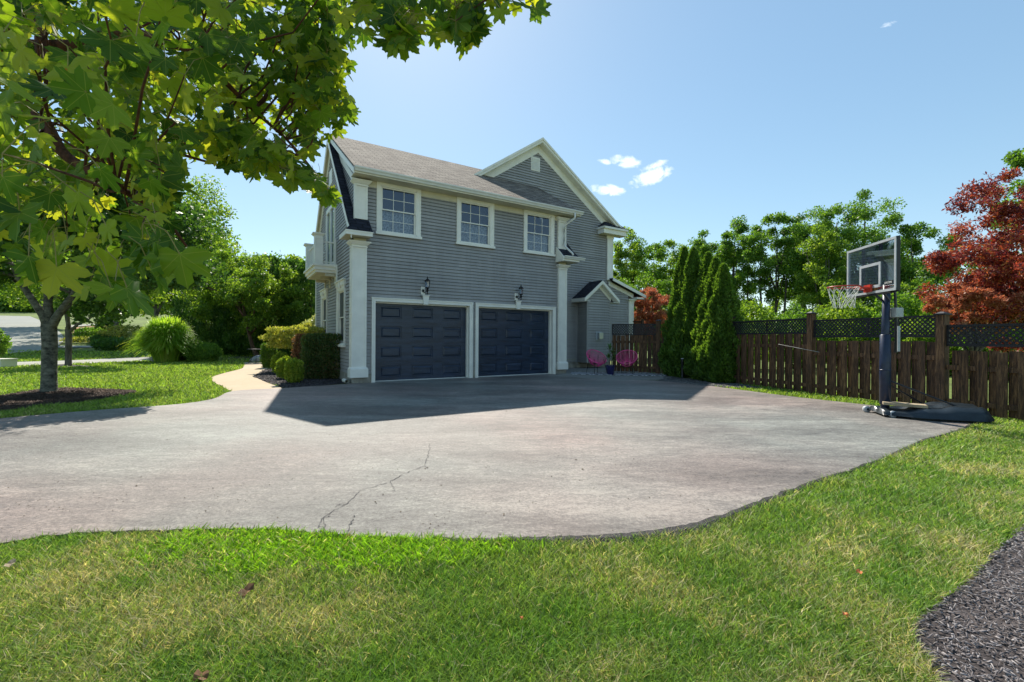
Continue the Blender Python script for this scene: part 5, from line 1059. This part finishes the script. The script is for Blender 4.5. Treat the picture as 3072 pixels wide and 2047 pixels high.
# far left small things
def far(px, py, dz=0): p = g(px, py); return Vector((p.x, p.y, p.z+dz))
FG = 'distant shrubs across the neighbouring lawn'
for i, (px, py, rx, rz, mt, lb) in enumerate(((343, 1052, 1.25, .42, 'l_dark', 'dark rounded shrub nearest the ornamental grass, across the far lawn'), (313, 1033, .9, .35, 'l_dark', 'small dark shrub beyond the far rounded one'), (272, 1019, 1.2, .5, 'l_mid', 'green shrub at the near corner of the dry lawn patch'), (347, 1008, .8, .45, 'l_dark', 'round dark bush at the right of the dry lawn patch'), (380, 1030, 1.8, .7, 'l_gold', 'yellow flowering mound behind the ornamental grass'), (290, 1026, 2.2, .16, 'l_gold', 'low yellow groundcover before the green corner shrub'))):
    shrub('distant_shrub', far(px, py), (rx, rx*.8, rz), 2600, .16, M[mt], lb, 'shrub', FG, 90+i, stem=False)
p = far(328, 1003); conifer('small_pine', p, 2.4, 1.1, 'small layered pine standing before the dry lawn patch', 'tree', None, 97, 3000, .25, M['l_dark'])
p = far(226, 1004); mb = MB(); mb.box(-.05, .05, -.05, .05, 0, 1.0); mb.box(-.12, .12, -.2, .2, .95, 1.2); o = mb.build('mailbox_post', M['plank']); o.location = p; tag(o, 'dark wooden post beyond the slender forked tree', 'post')
p = g(1, 1103); mb = MB(); mb.box(-.45, .35, -.3, .3, 0, .32); mb.box(-.48, .38, -.33, .33, .32, .36)
for k in range(6): mb.box(-.40+k*.12, -.36+k*.12, -.31, -.3, .06, .26)
o = mb.build('utility_box', M['white']); o.location = p; tag(o, 'small white utility cabinet at the left edge of the lawn', 'utility box')
p = at(-5, 1030, 19); shrub('edge_bush', (p.x-.5, p.y, .3), (.8, .6, .65), 5000, .09, M['l_mid'], 'leafy bush just entering at the left edge above the cabinet', 'shrub', None, 98)
# ---- right side trees
RT = 'trees beyond the board fence'
def bt(px, top, Y, wpx, h0, mat, lb, seed, n=13000, size=.24, nc=36, tr=.12, trunks=1, bark='bark', cr=.3, nl=7):
    n = int(n*1.7); size *= .72; nc = int(nc*2.3); cr *= .62; h0 *= .72; wpx *= 1.15
    p = at(px, top, Y); rx = wpx/FP*Y/2; tree('fence_tree', (p.x, Y, 0), lb, 'tree', RT, h0, p.z, rx, rx*.8, M[mat], M[bark], n, size, tr, nc, cr, nl, .75, seed=seed, trunks=trunks)
bt(1880, 700, 33, 120, 2.5, 'l_light', 'airy yellowing tree next to the house corner', 101, 9000, .22)
bt(1962, 690, 36, 130, 2.5, 'l_mid', 'second airy tree right of the house corner', 102, 9000, .24)
bt(2030, 715, 38, 150, 2, 'l_light', 'light tree straight behind the left conifers', 103, 9000, .26)
bt(2115, 690, 36, 150, 2.2, 'l_mid', 'tree straight behind the middle conifers', 104, 10000, .24)
bt(2215, 668, 33, 130, 3.2, 'l_mid', 'tree right of the conifers with a bare lower trunk', 105, 9000, .22, trunks=2)
bt(2320, 636, 31, 190, 5.2, 'l_mid', 'tall tree with several bare slender trunks', 106, 12000, .22, trunks=4, tr=.10)
bt(2415, 630, 32, 150, 5.6, 'l_dark', 'tall single trunk tree right of the slender trunks', 107, 10000, .22, tr=.16, trunks=1)
bt(2545, 590, 29, 280, 3.0, 'l_mid', 'tallest broad tree, directly behind the backboard', 138, 24000, .20, 60, .2, 2)
bt(2480, 690, 27, 150, 1.6, 'l_light', 'lower leafy tree left of the hoop net', 109, 12000, .19)
bt(2735, 668, 27, 210, 1.8, 'l_mid', 'tree between the backboard and the red maple', 110, 16000, .2)
bt(2620, 830, 25, 300, .6, 'l_light', 'low leafy tree under the tall one behind the hoop', 111, 14000, .18, trunks=3)
bt(3110, 430, 17, 200, 2.0, 'l_mid', 'green tree at the right edge behind the red maple', 112, 14000, .16)
bt(2900, 760, 22, 260, .6, 'l_mid', 'green tree seen through the red maple', 113, 12000, .17)
bt(2165, 722, 42, 170, 1.5, 'l_light', 'hazy tree far back between the conifers and the bare trunks', 115, 9000, .26)
bt(2680, 735, 40, 220, 1.5, 'l_mid', 'far tree filling the gap right of the backboard', 116, 10000, .26)
bt(2440, 800, 38, 200, .6, 'l_light', 'far low tree seen past the single trunk', 117, 8000, .26)
bt(1930, 830, 27, 200, .5, 'l_mid', 'dark lower tree by the house corner', 114, 10000, .18)
for i, (px, top, Y, wpx) in enumerate(((2230, 905, 20, 170), (2390, 925, 21, 170), (2540, 900, 20, 190), (2690, 890, 19, 180), (2850, 905, 17, 200), (3010, 905, 15, 200))):
    p = at(px, top, Y); rx = wpx/FP*Y/2; shrub('boundary_bush', (p.x, Y, 0), (rx*1.1, rx*.8, p.z/2), 9000, .12, M[('l_light', 'l_mid')[i % 2]], 'leafy bush behind the fence, '+('just right of the conifers', 'second right of the conifers', 'left of the hoop pole', 'right of the hoop pole', 'under the red maple', 'at the right edge under the red maple')[i], 'bush', 'leafy bushes behind the board fence', 120+i, trim=.22)
# far tree line
r_ = np.random.default_rng(9); Xf = r_.uniform(5, 110, 30000); Yf = 75+r_.uniform(0, 12, 30000); zf = r_.uniform(0, 1, 30000)**.8*(3.6+1.6*np.sin(Xf*.31)+1.2*np.sin(Xf*.83)); o = leaves('woodland', np.c_[Xf, Yf, zf], .9, M['l_mid'], r=r_); tag(o, 'low distant woodland beyond the fence', 'woodland', kind='stuff')
Xf = r_.uniform(-190, 0, 30000); Yf = 110+r_.uniform(0, 12, 30000); zf = 6+r_.uniform(0, 1, 30000)**.8*(8+2*np.sin(Xf*.2)); o = leaves('woodland', np.c_[Xf, Yf, zf], 1.5, M['l_mid'], r=r_); tag(o, 'wooded rise beyond the road', 'woodland', kind='stuff')
# Japanese maples
def jmaple(name, loc, c, rad, n, size, mat, label, seed, nc=80, tr=.1):
    r = np.random.default_rng(seed); random.seed(seed); root = empty(name, loc, 0, label, 'tree'); P, cc = clumps(c, rad, nc, n, .17, .35, r, .7)
    # layered, star shaped leaves: three blades from one point
    Q = np.repeat(P, 3, 0); leaves('crown', Q+r.normal(0, size*.1, Q.shape), size, mat, root, .34, r=r)
    mb = MB(); mb.tube([(0, 0, -.05), (.03, 0, c[2]*.25), (0, .05, c[2]*.5)], [tr*1.3, tr, tr*.8], 12); mb.build('trunk', M['bark'], root, True); lb = MB()
    for i in range(20): lb.tube(curve((0, .05, c[2]*.45), cc[i], .25, 5, .07), [tr*.6, tr*.45, tr*.34, tr*.24, tr*.14, tr*.05], 7)
    lb.build('limb', M['bark'], root, True)
p = at(3060, 780, 10.2); jmaple('red_maple', (p.x+.55, 10.2, 0), (0, 0, 3.2), (1.95, 1.8, 2.2), 22000, .088, M['l_red'], 'big red and purple leaved maple above the right end of the fence', 130, 190)
p = at(2940, 900, 9.9); jmaple('coral_maple', (p.x, 10.0, 0), (0, 0, 2.05), (1.15, .8, .5), 9000, .08, M['l_coral'], 'coral leaved low maple behind the fence under the red one', 131, 50, .05)
p = at(1948, 920, 22); jmaple('orange_maple', (p.x, 22, 0), (0, 0, 2.55), (1.2, 1.0, 1.2), 12000, .085, M['l_coral'], 'small orange pink maple behind the side fence near the house corner', 132, 130, .06)
dk = empty('deck_rail', (0, 0, 0), 0, 'short piece of brown wooden railing behind the side fence', 'railing'); a = at(1900, 968, 20.5); b = at(1928, 968, 20.0); mb = MB(); mb.bar((a.x, a.y, 2.12), (b.x, b.y, 2.12), .1, .04); mb.build('handrail', M['plank'], dk); mb = MB()
for i in range(8): q = a.lerp(b, (i+.5)/8); mb.bar((q.x, q.y, 1.2), (q.x, q.y, 2.1), .035, .035, (1, 0, 0))
mb.build('balusters', M['plank'], dk); mb = MB(); mb.bar((b.x, b.y, 0), (b.x, b.y, 2.2), .1, .1, (1, 0, 0)); mb.build('post', M['plank'], dk)
# fallen leaves on the grass
def fallen(px, py, s, mat, label, rot):
    p = g(px, py, .05); mb = MB(); n_ = 9; vs = [(0, 0, 0)]+[(math.cos(k*2*math.pi/n_)*s*(1 if k % 2 else .62), math.sin(k*2*math.pi/n_)*s*.8, (.35*s if k % 3 else -.1*s)) for k in range(n_)]; mb.add(vs, [(0, 1+k, 1+(k+1) % n_) for k in range(n_)])
    mb.tube([(0, 0, 0), (-s*1.2, .2*s, .1*s)], .0015, 5); o = mb.build('fallen_leaf', mat); o.location = p; o.rotation_euler = (R(12), R(-10), rot); tag(o, label, 'leaf', 'fallen leaves on the front grass')
fallen(742, 1773, .042, M['brownleaf'], 'curled brown leaf lying on the bright patch of grass', .4); fallen(603, 2030, .032, M['brownleaf'], 'brown leaf at the bottom edge of the grass', 2); fallen(33, 1692, .03, M['wood_light'], 'pale dry leaf at the left edge of the grass', 1)
fallen(2578, 1716, .018, M['orangeleaf'], 'orange leaf on the right lawn, the farther one', .4); fallen(2536, 1843, .017, M['orangeleaf'], 'orange leaf on the right lawn, the nearer one', 1.4); fallen(1565, 1853, .011, M['orangeleaf'], 'tiny orange leaf in the middle of the front grass', 2)
# ---------------------------------------------------------------- overhanging maple
def mapleleafmat():
    m, nt = newmat('maple_leaf'); n = N(nt); geo = n('ShaderNodeNewGeometry'); at_ = n('ShaderNodeAttribute', attribute_name='luv'); sp = n('ShaderNodeSeparateXYZ', {0: at_.outputs['Vector']})
    cr = ramp(n, geo.outputs['Random Per Island'], [(0, (.03, .08, .015)), (.35, (.085, .17, .022)), (.7, (.17, .26, .03)), (1, (.32, .36, .05))])
    ab = n('ShaderNodeMath', {0: sp.outputs['X']}, operation='ABSOLUTE'); an = n('ShaderNodeMath', {0: ab, 1: sp.outputs['Y']}, operation='ARCTAN2'); pp_ = n('ShaderNodeMath', {0: an, 1: R(23.5)}, operation='PINGPONG')
    ln = n('ShaderNodeVectorMath', {0: n('ShaderNodeCombineXYZ', {'X': sp.outputs['X'], 'Y': sp.outputs['Y']})}, operation='LENGTH'); d = n('ShaderNodeMath', {0: pp_, 1: ln.outputs['Value']}, operation='MULTIPLY')
    vn = n('ShaderNodeMapRange', {'Value': d, 'From Min': .004, 'From Max': .014, 'To Min': .6, 'To Max': 0})
    mx = n('ShaderNodeMix', {0: vn, 6: cr, 7: (.26, .30, .08, 1)}, data_type='RGBA')
    vo = n('ShaderNodeTexVoronoi', {'Vector': at_.outputs['Vector'], 'Scale': 1.15}); sm = n('ShaderNodeMapRange', {'Value': vo.outputs['Distance'], 'From Min': .045, 'From Max': .085, 'To Min': 1, 'To Max': 0}); gt_ = n('ShaderNodeMath', {0: geo.outputs['Random Per Island'], 1: .55}, operation='GREATER_THAN'); s2_ = n('ShaderNodeMath', {0: sm, 1: gt_}, operation='MULTIPLY')
    mx2 = n('ShaderNodeMix', {0: s2_, 6: mx.outputs[2], 7: (.35, .13, .02, 1)}, data_type='RGBA')
    b = n('ShaderNodeBsdfPrincipled', {'Base Color': mx2.outputs[2], 'Roughness': .55, 'Specular IOR Level': .3}); tm = n('ShaderNodeMix', {0: 1.0, 6: mx2.outputs[2], 7: (2.1, 1.9, .5, 1)}, data_type='RGBA', blend_type='MULTIPLY'); t = n('ShaderNodeBsdfTranslucent', {'Color': tm.outputs[2]})
    s = n('ShaderNodeMixShader', {0: .52, 1: b.outputs[0], 2: t.outputs[0]}); n('ShaderNodeOutputMaterial', {'Surface': s}); return m
M['maple'] = mapleleafmat()
half = [(0, 1), (.045, .90), (.12, .84), (.20, .80), (.19, .68), (.20, .55), (.27, .50), (.34, .60), (.42, .60), (.50, .66), (.66, .70), (.64, .58), (.68, .48), (.60, .42), (.52, .33), (.52, .22), (.64, .20), (.84, .04), (.72, .00), (.64, -.10), (.50, -.12), (.38, -.20), (.22, -.20), (.08, -.08)]
outl = half+[(0, 0)]+[(-x, y) for x, y in half[::-1][:-1]]
LV = np.array([(0, .22)]+outl); nl_ = len(outl); LF = np.array([(0, 1+(i+1) % nl_, 1+i) for i in range(nl_)])
mt = empty('overhanging_maple', (-5.2, 2.2, 0), 0, 'maple whose leafy branches hang into the upper left of the view', 'tree'); MO = Vector((-5.2, 2.2, 0))
rm = np.random.default_rng(77); random.seed(77)
pts = []  # (base point of leaf, size)
twigs = MB(); brs = MB()
def region(n, xr, yr, dr, inside=None):
    k = 0
    while k < n:
        x = rm.uniform(*xr); y = rm.uniform(*yr)
        if inside and not inside(x, y): continue
        Yd = rm.uniform(*dr); pts.append((at(x, y, Yd), .080*rm.uniform(.6, 1.2))); k += 1
def poly_in(P): 
    return lambda x, y: bool(inpoly(np.array([x]), np.array([y]), P)[0])
main = [(-300, -250), (1010, -250), (1000, 60), (930, 150), (985, 330), (900, 330), (850, 250), (800, 300), (780, 420), (640, 500), (560, 600), (520, 730), (400, 780), (250, 800), (-300, 830)]
region(1650, (-300, 1010), (-250, 830), (2.2, 4.2), poly_in([(-300, -250), (1000, -250), (980, 200), (960, 350), (800, 400), (620, 480), (430, 560), (300, 640), (-300, 700)]))
region(460, (-300, 900), (-250, 800), (1.45, 2.2), poly_in([(-300, -250), (900, -250), (800, 120), (700, 330), (520, 480), (500, 660), (330, 760), (-300, 800)]))
region(40, (-100, 620), (-100, 760), (.9, 1.3), poly_in([(-100, -100), (620, -100), (560, 250), (420, 420), (380, 640), (250, 720), (-100, 760)]))
region(190, (620, 1010), (330, 640), (2.0, 3.0), poly_in([(560, 330), (760, 380), (880, 470), (1000, 560), (1000, 600), (900, 560), (800, 520), (640, 480)]))
region(170, (860, 1040), (-20, 370), (2.2, 3.6), poly_in([(860, -50), (1040, -50), (1030, 60), (960, 120), (1020, 200), (1040, 330), (960, 350), (900, 280)]))
region(190, (800, 1070), (40, 470), (2.2, 3.3), poly_in([(800, 40), (1040, 40), (1060, 150), (1040, 240), (1065, 340), (1000, 400), (940, 470), (860, 420), (800, 300)])); region(250, (300, 950), (80, 480), (2.3, 3.6), poly_in([(300, 80), (950, 80), (900, 380), (760, 400), (600, 470), (300, 480)])); region(170, (500, 1750), (-620, -160), (1.7, 3.0)); region(190, (1000, 1440), (-120, 95), (1.6, 2.3)); region(34, (1440, 1620), (-120, 30), (1.5, 1.9)); region(16, (1150, 1230), (60, 130), (1.6, 1.8)); region(16, (1330, 1420), (50, 120), (1.6, 1.9))
region(26, (60, 560), (700, 880), (1.0, 1.6)); region(40, (420, 620), (450, 800), (1.3, 2.2), poly_in([(420, 450), (560, 450), (520, 640), (560, 780), (420, 800)]))
PB = np.array([p[0] for p in pts]); SZ = np.array([p[1] for p in pts]); m = len(PB)
# hanging blades, tips down and out
D = rm.normal(size=(m, 3))*.55+np.array([.30, -.15, -.85]); D /= np.linalg.norm(D, axis=1)[:, None]
e = rm.normal(size=(m, 3))*.85+np.array([.1, -.75, .55]); Nn = e-(e*D).sum(1)[:, None]*D; Nn /= np.linalg.norm(Nn, axis=1)[:, None]; S = np.cross(D, Nn)
cup = rm.uniform(-.2, .35, m)[:, None]; cv = rm.uniform(-.1, .5, m)[:, None]
lx = LV[:, 0][None]; ly = LV[:, 1][None]; lz = cup*np.abs(lx)*.8-cv*ly**2*.5+.04*np.sin(lx*9+np.arange(m)[:, None])
V = PB[:, None]+SZ[:, None, None]*(S[:, None]*lx[..., None]+D[:, None]*ly[..., None]+Nn[:, None]*lz[..., None])
nv = LV.shape[0]; F = (np.arange(m)[:, None, None]*nv+LF[None]).reshape(-1, 3); rid = rm.uniform(0, 20, m)
luv = np.stack([np.broadcast_to(lx, (m, nv)), np.broadcast_to(ly, (m, nv)), np.broadcast_to(rid[:, None], (m, nv))], 2).reshape(-1, 3)
npmesh('foliage', V.reshape(-1, 3)-np.array(MO), F, M['maple'], mt, luv=luv).data.shade_smooth()
# branches: limb -> twigs -> petioles
LB = [[(-5.2, 2.2, 2.4), (-4.0, 2.5, 3.2), (-2.6, 2.7, 3.55), (-1.2, 2.6, 3.65), (.2, 2.3, 3.45), (.5, 1.9, 3.1)],
      [(-5.2, 2.2, 2.2), (-3.8, 2.5, 2.9), (-2.6, 2.6, 3.0)]+[tuple(at(x, y, d)) for x, y, d in ((375, 96, 2.3), (474, 124, 2.25), (578, 153, 2.2), (631, 203, 2.2), (760, 330, 2.4), (880, 440, 2.5), (1000, 590, 2.6))],
      [(-5.2, 2.2, 1.9), (-3.6, 2.3, 2.3)]+[tuple(at(x, y, d)) for x, y, d in ((20, 330, 1.9), (200, 470, 1.8), (350, 560, 1.8), (480, 640, 1.9), (560, 740, 2.0))],
      [(-5.2, 2.2, 2.6), (-4.2, 3.0, 3.6), (-2.8, 3.4, 4.0), (-2.1, 3.4, 3.9)],
      [(-5.2, 2.2, 2.0), (-4.0, 2.6, 2.4)]+[tuple(at(x, y, d)) for x, y, d in ((60, 60, 2.6), (130, 180, 2.5), (260, 330, 2.5), (420, 420, 2.6), (600, 480, 2.8), (760, 520, 2.9))]]
nodes = []
for bl in LB:
    q = [Vector(p)-MO for p in bl]; sm_ = []
    for i in range(len(q)-1):
        a = q[max(i-1, 0)]; b = q[i]; c = q[i+1]; d = q[min(i+2, len(q)-1)]
        for j in range(6): t = j/6; sm_.append(.5*((2*b)+(c-a)*t+(2*a-5*b+4*c-d)*t*t+(3*b-a-3*c+d)*t**3))
    sm_.append(q[-1]); k = len(sm_); brs.tube(sm_, [.035*(1-i/k)**1.2+.0042 for i in range(k)], 8); nodes += [(v, .035*(1-i/k)**1.2+.004) for i, v in enumerate(sm_) if i > 8]
NV = np.array([v[0] for v in nodes]); PBl = PB-np.array(MO)
cen = PBl[rm.choice(m, 220, replace=False)]; tn = []
for c in cen:
    i = int(np.argmin(((NV-c)**2).sum(1))); a = Vector(NV[i]); b = Vector(c)+Vector((0, 0, .05))
    if (b-a).length < 1.3:
        cc_ = curve(a, b, .03, 4, .03); twigs.tube(cc_, [.006, .005, .004, .003, .002], 6, False); tn += cc_
brs.v, brs.f = list(brs.v), list(brs.f); brs.add(twigs.v, twigs.f); brs.build('limbs', M['twig'], mt, True)
TN = np.array([tuple(v) for v in tn]+[tuple(v) for v in NV]); pet = MB()
for c in PBl:
    i = int(np.argmin(((TN-c)**2).sum(1))); a = Vector(TN[i]); b = Vector(c); L = (b-a).length
    if L > .14: a = b+(a-b).normalized()*.06+Vector((0, 0, .035))
    mid_ = a.lerp(b, .5)+Vector((0, 0, .02)); pet.tube([a, mid_, b], .0012, 4, False)
M['petiole'] = pmat('leaf_stalk', (.30, .24, .07), .6, .2); pet.build('stalks', M['petiole'], mt)
mb = MB(); mb.tube([(0, 0, -.05), (0, 0, .1), (.02, 0, 1.2), (0, 0, 2.4), (.1, 0, 4.2)], [.24, .19, .16, .14, .05], 16); mb.build('trunk', M['bark'], mt, True)
